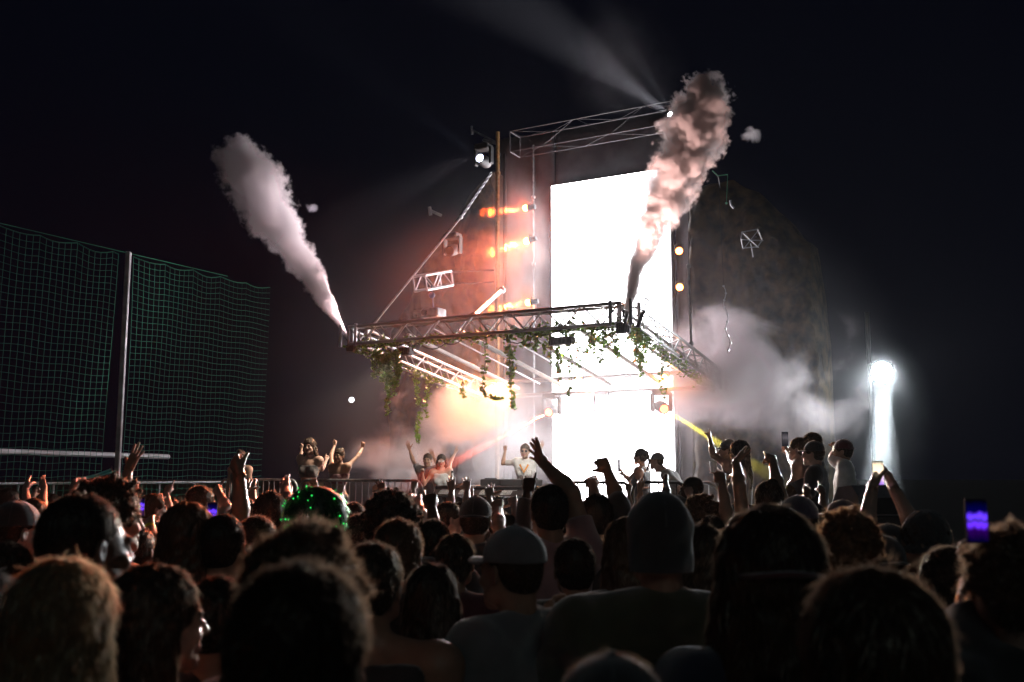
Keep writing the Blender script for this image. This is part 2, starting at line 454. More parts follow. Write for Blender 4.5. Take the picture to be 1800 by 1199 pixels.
# pale rafters running from the front truss to the rear truss
raf = []
for k, fr_ in enumerate((0.20, 0.40, 0.60, 0.80)):
    A = FL.lerp(FR, fr_) + V * (TW / 2 + .02) + Vector((0, 0, -.02)); B = RL.lerp(RR, fr_) - V * (TW / 2 + .02) + Vector((0, 0, -.02))
    d = (B - A); q = d.to_track_quat('Y', 'Z').to_matrix()
    p = MB(); p.box(A + d / 2, (.065, d.length, .065), rot=q, bev=.01)
    p.build('rafter', M_WHITEP, can, smooth=False)
for fr_ in (0.3, 0.5, 0.7):
    A = FL.lerp(FR, fr_) + V * .2 + Vector((0, 0, .05)); B = RL.lerp(RR, fr_) - V * .2 + Vector((0, 0, .05))
    rod('stay_tube', A, B, .014, M_ALU, can, 6)
# hanging box fixtures under the front truss
def box_light(px, py, b, w, h, label, tilt=-.2):
    a, z = hit_b(px, py, b)
    t = thing('flood_light', label, 'stage light', S(a, b, z), ROT, 'box lights under the canopy')
    p = MB(); p.box((0, 0, 0), (w, .16, h), bev=.012)
    p.build('housing', M_CASE, t, smooth=False)
    for i in range(6):
        q = MB(); q.box((-w / 2 + w * (i + .5) / 6, -.088, .0), (.012, .02, h * .8)); q.build('cooling_fin', M_BLACKM, t, smooth=False)
    y = MB(); y.tube([(-w / 2 - .02, 0, 0), (-w / 2 - .02, 0, .17), (w / 2 + .02, 0, .17), (w / 2 + .02, 0, 0)], .01, 6); y.tube([(0, 0, .17), (0, 0, .26)], .018, 6)
    y.build('yoke', M_BLACKM, t)
    l = MB(); l.box((0, .084, 0), (w * .9, .008, h * .8)); l.build('lens', M_GLASSLENS, t, smooth=False)
    return t
box_light(988, 600, .02, .36, .12, 'black bar light under the middle of the front truss, ivy over it')
box_light(712, 618, .1, .26, .12, 'black box light under the left end of the front truss')
box_light(1096, 578, -.12, .17, .15, 'black box light at the right front corner of the canopy')
a_, z_ = hit_b(988, 600, .02)
spot('front_light', S(a_, .14, z_), S(-2.9, 1.5, 2.0), 520, (1, .93, .82), 75, .6, .12)
a_, z_ = hit_b(712, 618, .1)
spot('front_light', S(a_, -.28, z_ - .22), at(560, 800, 15.6), 330, (1, .8, .62), 70, .6, .12)

# cable loom sagging under the trusses
cl = thing('cable_loom', 'black cables looped and sagging along the front truss of the canopy', 'cable', (0, 0, 0))
r_ = random.Random(4)
for k in range(9):
    fa = .04 + k * .105; A = FL.lerp(FR, fa); B = FL.lerp(FR, fa + .09 + r_.uniform(0, .05)); sg_ = r_.uniform(.04, .16)
    b = MB(); o_ = V * r_.uniform(-.12, .12) - Vector((0, 0, .16))
    b.tube([A.lerp(B, i / 8) + o_ - Vector((0, 0, sg_ * math.sin(math.pi * i / 8))) for i in range(9)], .009, 5); b.build('cable', M_BLACKM, cl)
for k, (A, B) in enumerate(((FL, RL), (FR, RR))):
    b = MB(); b.tube([A.lerp(B, i / 16) - Vector((0, 0, .15 + .05 * abs(math.sin(i * .8)))) for i in range(17)], .011, 5); b.build('cable', M_BLACKM, cl)

# smoke jet nozzles
def nozzle(p, d, label):
    t = thing('smoke_jet', label, 'smoke machine', p, 0, 'smoke jets on the canopy corners')
    d = Vector(d).normalized(); b = MB(); b.tube([d * -.12, d * .0, d * .02, d * .2], [.04, .04, .022, .03], 10); b.build('nozzle', M_BLACKM, t)
    b = MB(); b.box((0, 0, -.06), (.13, .13, .1), bev=.01); b.build('valve_box', M_CASE, t, smooth=False)
NL = at(616, 606, 16.35); NRt = at(1098, 572, 13.9)
spot('jet_light', NL + Vector((-.04, .0, .2)), at(450, 330, 16.3), 1300, (1, .72, .72), 26, .8, .08)
nozzle(NL, at(600, 575, 16.4) - NL, 'smoke jet clamped to the left corner of the canopy')
spot('jet_light', NRt + Vector((-.1, -.5, .35)), at(1185, 320, 13.8), 1100, (1, .66, .60), 34, .8, .1)
nozzle(NRt, at(1108, 520, 13.9) - NRt, 'smoke jet clamped to the right front corner of the canopy')

# ------------------------------------------------------------------ towers, poles and rods
def P(px, py, b, dz=0): a, z = hit_b(px, py, b); return S(a, b, z + dz)
TBL = 5.6
tw = thing('mast', 'weathered brown steel mast left of the white screen', 'mast', (0, 0, 0))
q0 = P(875, 232, TBL); base = Vector((q0.x, q0.y, DECK))
b = MB(); b.tube([base, q0], .045, 12); b.build('pole', M_RUST, tw)
for zz in np.arange(2.2, q0.z, 1.05):
    b = MB(); b.tube([Vector((q0.x, q0.y, zz - .035)), Vector((q0.x, q0.y, zz + .035))], .062, 12); b.build('collar', M_RUST, tw)
b = MB(); b.tube([base + U * .12 + V * .1, q0 + U * .12 + V * .1 + Vector((0, 0, -.5))], .03, 8); b.build('rear_pole', M_BLACKM, tw)
# bracket arm at the mast top
b = MB(); A = P(829, 228, TBL); B = P(872, 250, TBL); b.tube([A, B], .022, 6); b.tube([P(829, 222, TBL), P(830, 236, TBL)], .03, 6); b.tube([P(850, 246, TBL), P(872, 252, TBL)], .035, 6); b.build('bracket_arm', M_ALU, tw)

def lamp_pole(px, y0, label, r=.022, b_=5.9):
    t = thing('lamp_pole', label, 'pole', (0, 0, 0))
    q = P(px, y0, b_); bs = Vector((q.x, q.y, DECK))
    b = MB(); b.tube([bs, q], r, 8); b.build('pole', M_GALV, t)
    for dz in (1.2, 2.7, 4.0):
        b = MB(); b.box(q + Vector((0, 0, -dz)), (.09, .09, .06), bev=.008); b.build('clamp', M_ALU, t, smooth=False)
    b = MB(); pts = [q + U * .05 + V * -.03 + Vector((0, 0, -.3 - k * .5 + 0)) + U * .03 * math.sin(k * 2.1) for k in range(12)]
    b.tube(pts, .007, 5); b.build('cable', M_BLACKM, t)
    return t
lamp_pole(937, 255, 'thin steel pole carrying three orange lamps left of the screen')
lamp_pole(1213, 330, 'thin steel pole carrying two orange lamps right of the screen')

def par_lamp(px, py, b_, col, label, aim, watts, deg=22, glow=40):
    p = P(px, py, b_); d = (Vector(aim) - p).normalized()
    t = thing('par_lamp', label, 'stage lamp', p, 0, 'orange stage lamps')
    q = d.to_track_quat('Z', 'Y').to_matrix()
    c = MB(); n = 14
    prof = [(.03, -.16), (.055, -.15), (.062, -.05), (.075, .0), (.078, .02), (.070, .02), (.060, -.005)]
    vs = []; 
    for r_, z_ in prof:
        for k in range(n): vs.append(q @ Vector((r_ * math.cos(2 * math.pi * k / n), r_ * math.sin(2 * math.pi * k / n), z_)))
    c.add(vs, [(i * n + k, i * n + (k + 1) % n, (i + 1) * n + (k + 1) % n, (i + 1) * n + k) for i in range(len(prof) - 1) for k in range(n)] + [tuple(range(n - 1, -1, -1))])
    c.build('housing', M_BLACKM, t)
    e = MB(); vs = [q @ Vector((.058 * math.cos(2 * math.pi * k / n), .058 * math.sin(2 * math.pi * k / n), .0)) for k in range(n)] + [q @ Vector((0, 0, .022))]
    e.sphere(q @ Vector((0, 0, .085)), .070, 14, 8)
    e.build('lens', emat('lamp_%.2f_%.2f' % (col[1], glow), col, glow), t)
    y = MB(); y.tube([q @ Vector((-.085, 0, -.04)), q @ Vector((-.085, .1, -.04)), q @ Vector((.085, .1, -.04)), q @ Vector((.085, 0, -.04))], .008, 5); y.build('yoke', M_BLACKM, t)
    if watts: spot('lamp_light', p + d * .17, aim, watts, col, deg, .25, .05)
    return t
RED = (1, .10, .02); ORG = (1, .22, .035)
for px, py, col, lab, ax, ay in ((930, 365, RED, 'red orange lamp, topmost on the pole left of the screen', 700, 385),
                         (932, 422, ORG, 'orange lamp, middle one on the pole left of the screen', 700, 475),
                         (935, 531, ORG, 'orange lamp, lowest on the pole left of the screen', 700, 560)):
    par_lamp(px, py, 5.75, col, lab, P(ax + 60, ay, 5.62), 19000, 13, 120)
spot('side_wash', P(928, 424, 5.55), at(40, 900, 6.0), 36000, (1, .17, .07), 21, .8, .06)
spot('smoke_light', P(931, 534, 5.45), at(750, 735, 18.0), 4500, (1, .24, .08), 36, .9, .06)
for px, py, lab in ((1194, 440, 'orange lamp, upper one on the pole right of the screen'), (1195, 504, 'orange lamp, lower one on the pole right of the screen')):
    par_lamp(px, py, 5.75, ORG, lab, at(1120, 760, 9.5), 130, 30)
for px, py, lab, ax in ((880, 678, 'orange lamp on the rear truss left of the screen', 660), (1018, 668, 'orange lamp on the rear truss in front of the screen', 1000), (1168, 663, 'orange lamp on the rear truss by the yellow moving light', 1150)):
    par_lamp(px, py, CD - .3, (1, .30, .07), lab, at(ax, 800, 14.2) if px != 880 else at(330, 870, 7), 1300 if px == 880 else 180, 75, 40)

# tie rods, chain and shackles holding the canopy
def tie(label, pts_rod, r, m=M_ALU, chain=None, name='tie_rod'):
    t = thing(name, label, 'tie rod', (0, 0, 0))
    b = MB(); b.tube(pts_rod, r, 8); b.build('rod', m, t)
    for p in (pts_rod[0], pts_rod[-1]):
        b = MB(); b.sphere(p, r * 2.0, 8, 6); b.build('eye_end', m, t)
    if chain:
        A, B = chain; d = B - A; n = int(d.length / .085)
        lk = None
        for i in range(n):
            c = A + d * ((i + .5) / n)
            if lk is None:
                lb = MB(); ring = [(0.022 * math.cos(x) , 0, .055 * math.sin(x)) for x in np.linspace(0, 2 * math.pi, 11)]
                lb.tube(ring, .009, 5, caps=False); lk = lb.mesh('link', m)
            o = link('chain_link', lk, t); o.location = c; o.rotation_mode = 'QUATERNION'
            o.rotation_quaternion = d.to_track_quat('Z', 'Y') @ Quaternion((0, 0, 1), (i % 2) * math.pi / 2)
    return t
tie('long pale tie rod and chain from the mast top to the left canopy corner', [P(655, 572, .0), at(810, 382, 17.4)], .02, chain=(at(812, 380, 17.42), at(864, 304, 18.2)))
tie('short thick tie rod with clamp between the mast and the front truss', [P(832, 556, .2), at(882, 510, 18.2)], .034)
tie('dark wire with shackle rising from the right canopy corner', [P(1135, 535, -.05), at(1163, 432, 14.6), at(1190, 330, 15.4)], .008, M_BLACKM)
b = MB(); ring = [P(1135, 532, -.05) + Vector((.05 * math.cos(x), 0, .06 * math.sin(x))) for x in np.linspace(0, 2 * math.pi, 13)]
b.tube(ring, .012, 6, caps=False); b.tube([P(1132, 545, -.05), P(1120, 575, -.05)], .03, 6)
tag(b.build('shackle', M_BLACKM), 'black shackle and sling on the right front corner of the canopy', 'shackle')
tie('upright silver rod standing on the right canopy truss', [at(1215, 604, 16.6), at(1210, 468, 16.9)], .022, M_GALV)

# rig truss high above the screen
rig = thing('rig_truss', 'thin dark truss high above the white screen', 'truss', (0, 0, 0))
A = P(905, 258, 5.2); B = P(1235, 190, 5.2)
zav = (A.z + B.z) / 2
truss(rig, S(to_ab(A)[0], 5.2, zav), S(to_ab(B)[0] - .35, 5.2, zav), .45, .45, mat('dull_steel', (.13, .12, .13), .5, .3), .75, chord_r=.009, brace_r=.0045, faces=(0, 1, 2))
# upper tower frame behind, seen at left
def moving_head(p, label, aim, col=None, glow=0, watts=0, deg=5, s=1.0, group='moving head lights', lean=0.0, hang=True, lens_col=(1, 1, 1)):
    t = thing('moving_head', label, 'moving light', p, ROT, group)
    up = 1 if hang else -1
    b = MB(); b.box((0, 0, .24 * s * up), (.26 * s, .22 * s, .10 * s), bev=.02 * s); b.build('base', M_CASE, t, smooth=False)
    for sx in (-1, 1):
        a = MB(); a.box((sx * .15 * s, 0, .08 * s * up), (.045 * s, .12 * s, .30 * s), bev=.015 * s); a.build('yoke_arm', M_CASE, t, smooth=False)
    d = (Vector(aim) - Vector(p)); d = Matrix.Rotation(-ROT, 3, 'Z') @ d; d.normalize()
    q = d.to_track_quat('Z', 'Y').to_matrix(); n = 16
    prof = [(.03, -.17), (.075, -.165), (.095, -.12), (.10, 0), (.09, .13), (.085, .17), (.07, .17), (.065, .15)]
    vs = [q @ Vector((r_ * s * math.cos(2 * math.pi * k / n), r_ * s * math.sin(2 * math.pi * k / n), z_ * s)) for r_, z_ in prof for k in range(n)]
    h = MB(); h.add(vs, [(i * n + k, i * n + (k + 1) % n, (i + 1) * n + (k + 1) % n, (i + 1) * n + k) for i in range(len(prof) - 1) for k in range(n)] + [tuple(range(n - 1, -1, -1))])
    h.build('head', M_CASE, t)
    e = MB(); vs = [q @ Vector((.068 * s * math.cos(2 * math.pi * k / n), .068 * s * math.sin(2 * math.pi * k / n), .15 * s)) for k in range(n)] + [q @ Vector((0, 0, .17 * s))]
    e.add(vs, [(k, (k + 1) % n, n) for k in range(n)])
    e.build('lens', emat('lens_%s' % label[:12], col, glow) if glow else M_GLASSLENS, t)
    if watts: spot('beam', Vector(p) + (Vector(aim) - Vector(p)).normalized() * .2, aim, watts, col, deg, .15, .02)
    return t
hb_ = CD - .05
p1 = P(970, 722, hb_); p2 = P(1061, 718, hb_); p3 = P(1163, 716, hb_)
moving_head(p1, 'moving light under the rear truss throwing the orange beam', at(735, 845, 14.2), (1, .10, .035), 15, 420000, 2.3, 1.15)
moving_head(p2, 'moving light hanging under the rear truss in front of the screen centre', at(1060, 900, 12.5), (1, .8, .6), 12, 0, 3, 1.15)
spot('crowd_wash', p2 + (at(1250, 900, 4) - p2).normalized() * .25, at(1250, 900, 4), 9500, (1, .92, .86), 46, .8, .06)
moving_head(p3, 'moving light with yellow lens throwing the yellow beam', at(1386, 856, 12.4), (1, .85, .05), 20, 330000, 2.1, 1.15)
mh = moving_head(at(850, 283, 18.0), 'spotlight beside the mast top shining blue white', at(700, 170, 15), (.7, .75, 1), 22, 0, 9, 1.1)
spot('plume_light', at(838, 276, 17.9), at(490, 400, 16.3), 4500, (1, .86, .90), 30, .6, .05)
spot('beam', at(838, 274, 17.9), at(700, 170, 15.5), 9000, (.75, .8, 1), 12, 1.0, .03)
moving_head(at(795, 440, 18.0), 'unlit grey spotlight hanging left of the mast', at(760, 450, 17), None, 0, 0, 3, 1.1)
# behind the plume: two white beams aiming up to the left
pb = P(1184, 206, 5.0)
moving_head(pb, 'spotlight on the rig truss throwing white beams upward', at(1040, 90, 17), (1, .95, .95), 60, 0, 9, .8)
spot('beam', pb + (at(1030, 95, 16.2) - pb).normalized() * .3, at(1030, 95, 16.2), 110000, (.95, .93, 1), 15, 1.0, .06)
spot('beam', pb + (at(1095, 60, 16.5) - pb).normalized() * .3, at(1095, 60, 16.5), 22000, (.95, .93, 1), 10, 1.0, .06)

# frame bits and projector hanging left of the mast
fr = thing('short_truss', 'short pale truss piece hanging in the dark left of the mast', 'truss', (0, 0, 0))
c0 = at(738, 498, 17.2); c1 = at(784, 490, 17.9)
truss(fr, c0, c1, .26, .26, M_ALU, .3, faces=(0, 1, 3))
for dz in (-.10, .12): rod('mounting_arm', c1 + Vector((0, 0, dz)), at(868, 486, 18.25) + Vector((0, 0, dz)), .016, mat('dull_steel'), fr, 6)  # dark steel puts the shade on these arms into their colour
pj = thing('projector', 'grey projector hanging on a chain above the left front truss', 'projector', at(762, 551, 17.3), ROT)
b = MB(); b.box((0, 0, 0), (.36, .3, .16), bev=.02); b.build('body', M_GALV, pj, smooth=False)
b = MB(); b.tube([(-.08, -.15, 0), (-.08, -.2, 0)], .05, 12); b.build('lens', M_GLASSLENS, pj)
b = MB(); b.box((-.3, 0, .05), (.24, .06, .07), bev=.01); b.build('bracket', M_GALV, pj, smooth=False)
b = MB(); b.tube([(0, 0, .08), (-.05, 0, .5)], .012, 6); b.sphere((-.04, 0, .33), .06, 10, 6); b.build('hoist', mat('blue_hoist', (.05, .1, .25), .4), pj)
b = MB(); b.tube([at(756, 370, 17.5), at(776, 379, 17.6)], .03, 8); b.tube([at(755, 364, 17.5), at(757, 378, 17.5)], .035, 6)
tag(b.build('bracket', M_GALV), 'small pale bracket end sticking out left of the tie rod chain', 'bracket')

# flood light on the right with a downward beam, on a mast
fl = thing('flood_mast', 'dark mast with a dazzling white flood light right of the stage', 'light mast', (0, 0, 0))
lp = at(1550, 655, 18.0); lbase = Vector((lp.x - .02, lp.y + .55, 0)); 
b = MB(); b.tube([lbase, Vector((lbase.x, lbase.y, lp.z + 1.2))], .04, 10); b.build('pole', M_BLACKM, fl)
b = MB(); b.tube([Vector((lbase.x, lbase.y, lp.z + .14)), lp + Vector((0, .05, .14))], .03, 8); b.build('arm', M_GALV, fl)
b = MB(); b.box(lp + Vector((0, .06, .05)), (.42, .14, .24), bev=.02); b.build('housing', M_BLACKM, fl, smooth=False)
e = MB(); e.sphere(lp + Vector((0, -.02, .0)), (.19, .06, .19), 20, 12); e.build('lamp_face', emat('flood_white', (.86, .96, 1), 160), fl, smooth=False)
spot('flood_beam', lp + Vector((0, -.06, -.1)), lp + Vector((-.33, -.05, -4.2)), 38000, (.88, .97, 1), 19, 1.0, .15)
spot('flood_front', lp + Vector((0, -.08, .02)), Vector((-1, 0, 0.5)), 5500, (.93, .97, 1), 85, .9, .12)
b = MB(); b.sphere(at(618, 703, 20), .055, 12, 8)
bl = b.build('bulb', emat('bulb_white', (.9, .95, 1), 4)); tag(bl, 'small round white light in the dark left of the canopy', 'light bulb')

# ------------------------------------------------------------------ scenic rock wings beside the stage
from mathutils import noise as mn
M_ROCK = mat('scenic_rock', (0.105, 0.07, 0.032), 0.85, color2=(0.015, 0.013, 0.01), nscale=4.5, bump=0.8, bscale=7)
def wing(name, label, outline, b_, depth, seed):
    """outline in pixels on plane b_, clockwise; a thick slab whose face is sculpted with folds and boulders"""
    pts = [hit_b(x, y, b_) for x, y in outline]; pts = [(a, max(z, 0.0)) for a, z in pts]
    aa = [p[0] for p in pts]; zz = [p[1] for p in pts]
    na, nz_ = 90, 110; A0, A1, Z0, Z1 = min(aa), max(aa), min(zz), max(zz)
    def inside(x, z):
        c = False; n = len(pts)
        for i in range(n):
            x1, y1 = pts[i]; x2, y2 = pts[(i + 1) % n]
            if (y1 > z) != (y2 > z) and x < (x2 - x1) * (z - y1) / (y2 - y1) + x1: c = not c
        return c
    # columns from the ground up to the outline height
    def top(x):
        h = 0
        for i in range(len(pts)):
            x1, y1 = pts[i]; x2, y2 = pts[(i + 1) % len(pts)]
            if min(x1, x2) <= x <= max(x1, x2) and abs(x2 - x1) > 1e-6: h = max(h, y1 + (y2 - y1) * (x - x1) / (x2 - x1))
        return h
    vs = []
    for i in range(na + 1):
        x = A0 + (A1 - A0) * i / na; T = top(min(max(x, A0 + .01), A1 - .01)) + .12 * mn.noise(Vector((x * 3, seed, 0)))
        for j in range(nz_ + 1):
            z = T * j / nz_
            q = Vector((x * .9, z * .7, seed)); d = mn.fractal(q, .9, 2.1, 5) * .45 + .35 * abs(mn.noise(q * 1.7)) + .10 * math.sin(x * 5 + 2 * mn.noise(q))
            edge = min(1, (T - z) / .6, (x - A0) / .25, (A1 - x) / .25); edge = max(edge, 0) ** .5
            vs.append((x, b_ - edge * (.35 + d * .6), z))
    n2 = nz_ + 1
    fs = [(i * n2 + j, (i + 1) * n2 + j, (i + 1) * n2 + j + 1, i * n2 + j + 1) for i in range(na) for j in range(nz_)]
    k = len(vs); bk = []
    for i in range(na + 1):
        for j in (0, nz_):
            v = vs[i * n2 + j]; bk.append((v[0], b_ + depth, v[2]))
    vs += bk
    fs += [(k + 2 * i, k + 2 * i + 1, k + 2 * i + 3, k + 2 * i + 2) for i in range(na)]
    fs += [(i * n2 + nz_, (i + 1) * n2 + nz_, k + 2 * i + 3, k + 2 * i + 1) for i in range(na)]
    fs += [tuple([j for j in range(n2)] + [k + 1, k]), tuple([na * n2 + j for j in range(n2)][::-1] + [k + 2 * na, k + 2 * na + 1])]
    b = MB(); b.add(vs, fs); o = b.build(name, M_ROCK); o.location = (O.x, O.y, 0); o.rotation_euler = (0, 0, ROT)
    tag(o, label, 'scenery wall'); return o
wing('rock_wing', 'brown textured rock scenery wall sloping up to the mast left of the stage', [(690, 900), (692, 580), (740, 500), (800, 390), (845, 325), (872, 300), (873, 900)], 5.9, .5, 3.1)
wing('rock_wing', 'grey brown rock scenery wall sloping down to the right of the stage', [(1222, 900), (1222, 330), (1290, 318), (1335, 335), (1362, 370), (1395, 400), (1428, 430), (1442, 520), (1452, 620), (1452, 900)], 5.9, .5, 8.4)
# bits hung on the right wing
cgf = thing('wire_frame', 'small bent wire cage hanging on the right rock scenery', 'wire frame', (0, 0, 0))
cc = [at(x, y, 15.1) for x, y in ((1304, 408), (1332, 403), (1340, 422), (1332, 434), (1306, 436), (1303, 420))]
for i in range(6): rod('wire', cc[i], cc[(i + 1) % 6], .01, M_ALU, cgf, 5)
for i, j in ((0, 3), (1, 4), (2, 5)): rod('wire', cc[i] + V * .05, cc[j] + V * .05, .008, M_ALU, cgf, 5)
rod('wire', at(1320, 428, 15.1), at(1324, 452, 15.1), .008, M_ALU, cgf, 5)
rod('mounting_arm', at(1322, 420, 15.15), P(1330, 416, 5.75), .012, mat('dull_steel'), cgf, 6)
b = MB(); b.tube([at(1262, 309, 15.6), at(1268, 420, 15.0), at(1272, 503, 14.6)], .004, 5)
b.tube([at(1262, 309, 15.6), P(1266, 330, 5.75)], .01, 5); tag(b.build('suspension_wire', M_BLACKM), 'thin black wire above the pale chain at the right rock scenery', 'wire')
b = MB(); pts = [at(1272 + 3 * math.sin(k * .9) + k * .55, 503 + k * 6.2, 14.6) for k in range(20)]
b.tube(pts, .008, 5)
for p in pts[::2]: b.sphere(p, .018, 6, 4)
tag(b.build('hanging_chain', M_ALU), 'thin pale chain hanging down in front of the right rock scenery', 'chain')
b = MB(); b.tube([at(1252, 300, 15.6), at(1262, 309, 15.6), at(1279, 307, 15.6)], .01, 5); b.tube([at(1279, 307, 15.6), at(1277, 356, 15.6)], .005, 5); b.sphere(at(1277, 357, 15.6), .02)
tag(b.build('cable', mat('green_cable', (.1, .4, .2), .5)), 'green cable loop dangling beside the right smoke plume', 'cable')
b = MB(); b.tube([at(1284, 352, 15.5), at(1285, 360, 15.5), at(1290, 366, 15.5)], .02, 6); tag(b.build('hook', M_GALV), 'small bright metal hook on the right rock scenery', 'hook')

# ------------------------------------------------------------------ net fence at the left
M_NET = mat('green_net_cord', (0.004, 0.15, 0.09), 0.8)
M_POST = mat('pale_steel_post', (0.62, 0.62, 0.66), 0.5, 0.2, noise=0.5, nscale=6)
NP = at(216, 640, 15.9); NPx, NPy = NP.x, NP.y
nd = V.copy()
zt = at(224, 443, 15.9).z
fence = thing('net_fence', 'tall green ball net with square mesh on a steel post at the left', 'net fence', (0, 0, 0))
def net(s0, s1, name):
    b = MB(); cell = .105; n = int((s1 - s0) / cell); nz_ = int((zt - .55) / cell)
    def pt(i, z):
        s = s0 + (s1 - s0) * i / n
        zz = zt - z; sagt = -.05 * abs(math.sin((i) * math.pi / 6.0)) - .0
        bow = .03 * math.sin(z * .9 + i * .05) + .012 * math.sin(i * .33 + z * .5)
        lat = .010 * math.sin(z * 1.1 + i * .2)
        off = .10 * (z / zt) * (1 if s0 < -.1 else .3)
        return Vector((NPx, NPy, 0)) + nd * (s + lat - off) + Vector((.9, -.5, 0)) * bow * .8 + Vector((0, 0, zt - .06 - z + sagt * max(0, 1 - z / .8) + .012 * math.sin(i * .7 + z * 3)))
    r = .0042
    for i in range(n + 1):
        b.tube([pt(i, k * (nz_ * cell) / 20) for k in range(21)], r * (1 if s0 < -.1 else 1 - .92 * i / n), 3, caps=False)  # right panel cords thin out to imitate the light falling off
    for j in range(nz_ + 1):
        b.tube([pt(i, j * cell) for i in range(0, n + 1)], r if j else .009, 3, caps=False)
    o = b.build(name, M_NET, fence, smooth=False); o['kind'] = 'stuff'; return o
net(-4.2, -.22, 'net_panel'); net(.10, 3.3, 'net_panel')
b = MB(); b.box((NPx, NPy, zt / 2), (.075, .075, zt), bev=.008); b.build('post', M_POST, fence, smooth=False)
for s in (-4.4,):
    q = Vector((NPx, NPy, 0)) + nd * s; b = MB(); b.box((q.x, q.y, zt / 2), (.075, .075, zt), bev=.008); b.build('post', mat('dull_post', (.08, .08, .09), .7), fence, smooth=False)
b = MB(); b.tube([Vector((NPx, NPy, zt - .02)) + nd * s for s in np.linspace(-4.4, 2.2, 30)], .006, 4); b.build('top_cord', M_NET, fence)
rl = thing('handrail', 'grey horizontal rail behind the net at the left', 'railing', (0, 0, 0))
rod('rail', at(-60, 792, 14.6), at(296, 803, 18.2), .045, M_POST, rl, 10)
rod('lower_rail', at(-60, 851, 14.2), at(420, 847, 18.6), .02, M_POST, rl, 8)
for k in range(7):
    p = at(-30 + 62 * k, 850, 14.4 + .6 * k); rod('upright', (p.x, p.y, 0), (p.x, p.y, p.z + .02), .018, M_POST, rl, 6)
b = MB(); b.tube([at(140, 842, 13.8), at(168, 836, 13.9), at(195, 826, 14.0)], .022, 6); b.tube([at(150, 841, 13.8), at(203, 829, 14.1)], .016, 6)
tag(b.build('rope', mat('turquoise_rope', (.05, .5, .5), .5)), 'turquoise rope slung beside the foot of the net post', 'rope')

# ------------------------------------------------------------------ crowd barriers on the deck edge
def barrier(pxa, pya, pxb, pyb, Ya, Yb, label, zf, step=.115, m=M_GALV):
    A = at(pxa, pya, Ya); B = at(pxb, pyb, Yb); z = (A.z + B.z) / 2; A.z = B.z = z
    t = thing('crowd_barrier', label, 'barrier', (0, 0, 0), 0, 'crowd barriers along the stage edge')
    d = (B - A); L = d.length; d.normalize(); dn = Vector((0, 0, 1)); r = .13
    zb = zf + .12
    b = MB(); pts = []
    def arc(c, x, y, n=5): return [c + x * math.cos(k * math.pi / 2 / n) * r + y * math.sin(k * math.pi / 2 / n) * r for k in range(n + 1)]
    pts += [Vector((A.x, A.y, zb))]
    pts += arc(A + d * r - dn * r, -d, dn); pts += arc(B - d * r - dn * r, dn, d); pts += [Vector((B.x, B.y, zb)), Vector((A.x, A.y, zb))]
    b.tube(pts, .021, 8); b.build('frame', m, t)
    n = int(L / step)
    for i in range(1, n): 
        q = A + d * (L * i / n); rod('bar', (q.x, q.y, zb), (q.x, q.y, z), .009, m, t, 6)
    side = d.cross(dn)
    for k in (.15, .85):
        q = A + d * L * k; f = MB(); f.tube([Vector((q.x, q.y, zf + .02)) - side * .25, Vector((q.x, q.y, zf + .1)), Vector((q.x, q.y, zf + .02)) + side * .25], .018, 6); f.build('foot', m, t)
    return t
barrier(388, 843, 522, 843, 16.6, 15.8, 'metal crowd barrier on the stage edge left of the dancers', DECK)
barrier(528, 843, 742, 846, 15.5, 14.4, 'metal crowd barrier in front of the dancing women', DECK)
barrier(985, 848, 1108, 848, 13.4, 12.9, 'dark metal crowd barrier in front of the glowing screen', DECK, m=M_BLACKM)
barrier(1112, 848, 1205, 848, 12.85, 12.4, 'dark metal crowd barrier in front of the person filming', DECK, m=M_BLACKM)
barrier(1215, 849, 1262, 849, 12.6, 12.4, 'short crowd barrier beside the long haired guest', DECK)

# ------------------------------------------------------------------ DJ table
dj = thing('dj_table', 'long black draped table with white printed labels along its front edge', 'table', (0, 0, 0), 0)
TA = at(768, 853, 16.2); TB = at(948, 855, 15.15)
tz = (TA.z + TB.z) / 2
A2 = Vector((TA.x, TA.y, tz)); B2 = Vector((TB.x, TB.y, tz)); dd = (B2 - A2); LT = dd.length; dd.normalize(); nn = Vector((-dd.y, dd.x, 0))
mtx = Matrix.Translation(A2) @ Matrix(((dd.x, nn.x, 0, 0), (dd.y, nn.y, 0, 0), (0, 0, 1, 0), (0, 0, 0, 1)))
def tl(x, y, z): return mtx @ Vector((x, y, z))
R3 = mtx.to_3x3()
b = MB(); b.box(tl(LT / 2, .35, -.03), (LT, .8, .05), rot=R3, bev=.01); b.build('tabletop', M_CASE, dj, smooth=False)
b = MB()
vs = []
for i in range(121):
    x = LT * i / 120; y = -.07 + .02 * math.sin(i * .8) + .01 * math.sin(i * 2.3)
    vs += [tl(x, y - .02, DECK - tz + .01), tl(x, y, -.17 + .012 * math.sin(i * .35) + .008 * math.sin(i * 1.1))]
b.add(vs, [(2 * i, 2 * i + 2, 2 * i + 3, 2 * i + 1) for i in range(120)])
b.build('cloth', mat('black_cloth'), dj)
b = MB(); b.prism([tl(0, -.1, -.15), tl(LT, -.1, -.15), tl(LT, .0, .0), tl(0, .0, .0)], R3 @ Vector((0, .03, -.0))); b.build('front_panel', mat('brown_fascia', (.10, .075, .075), .5, noise=.3, bump=.1), dj, smooth=False)
M_PRINT = mat('white_print', (.75, .72, .72), .6); M_PRD = mat('dark_print', (.07, .05, .05), .6)
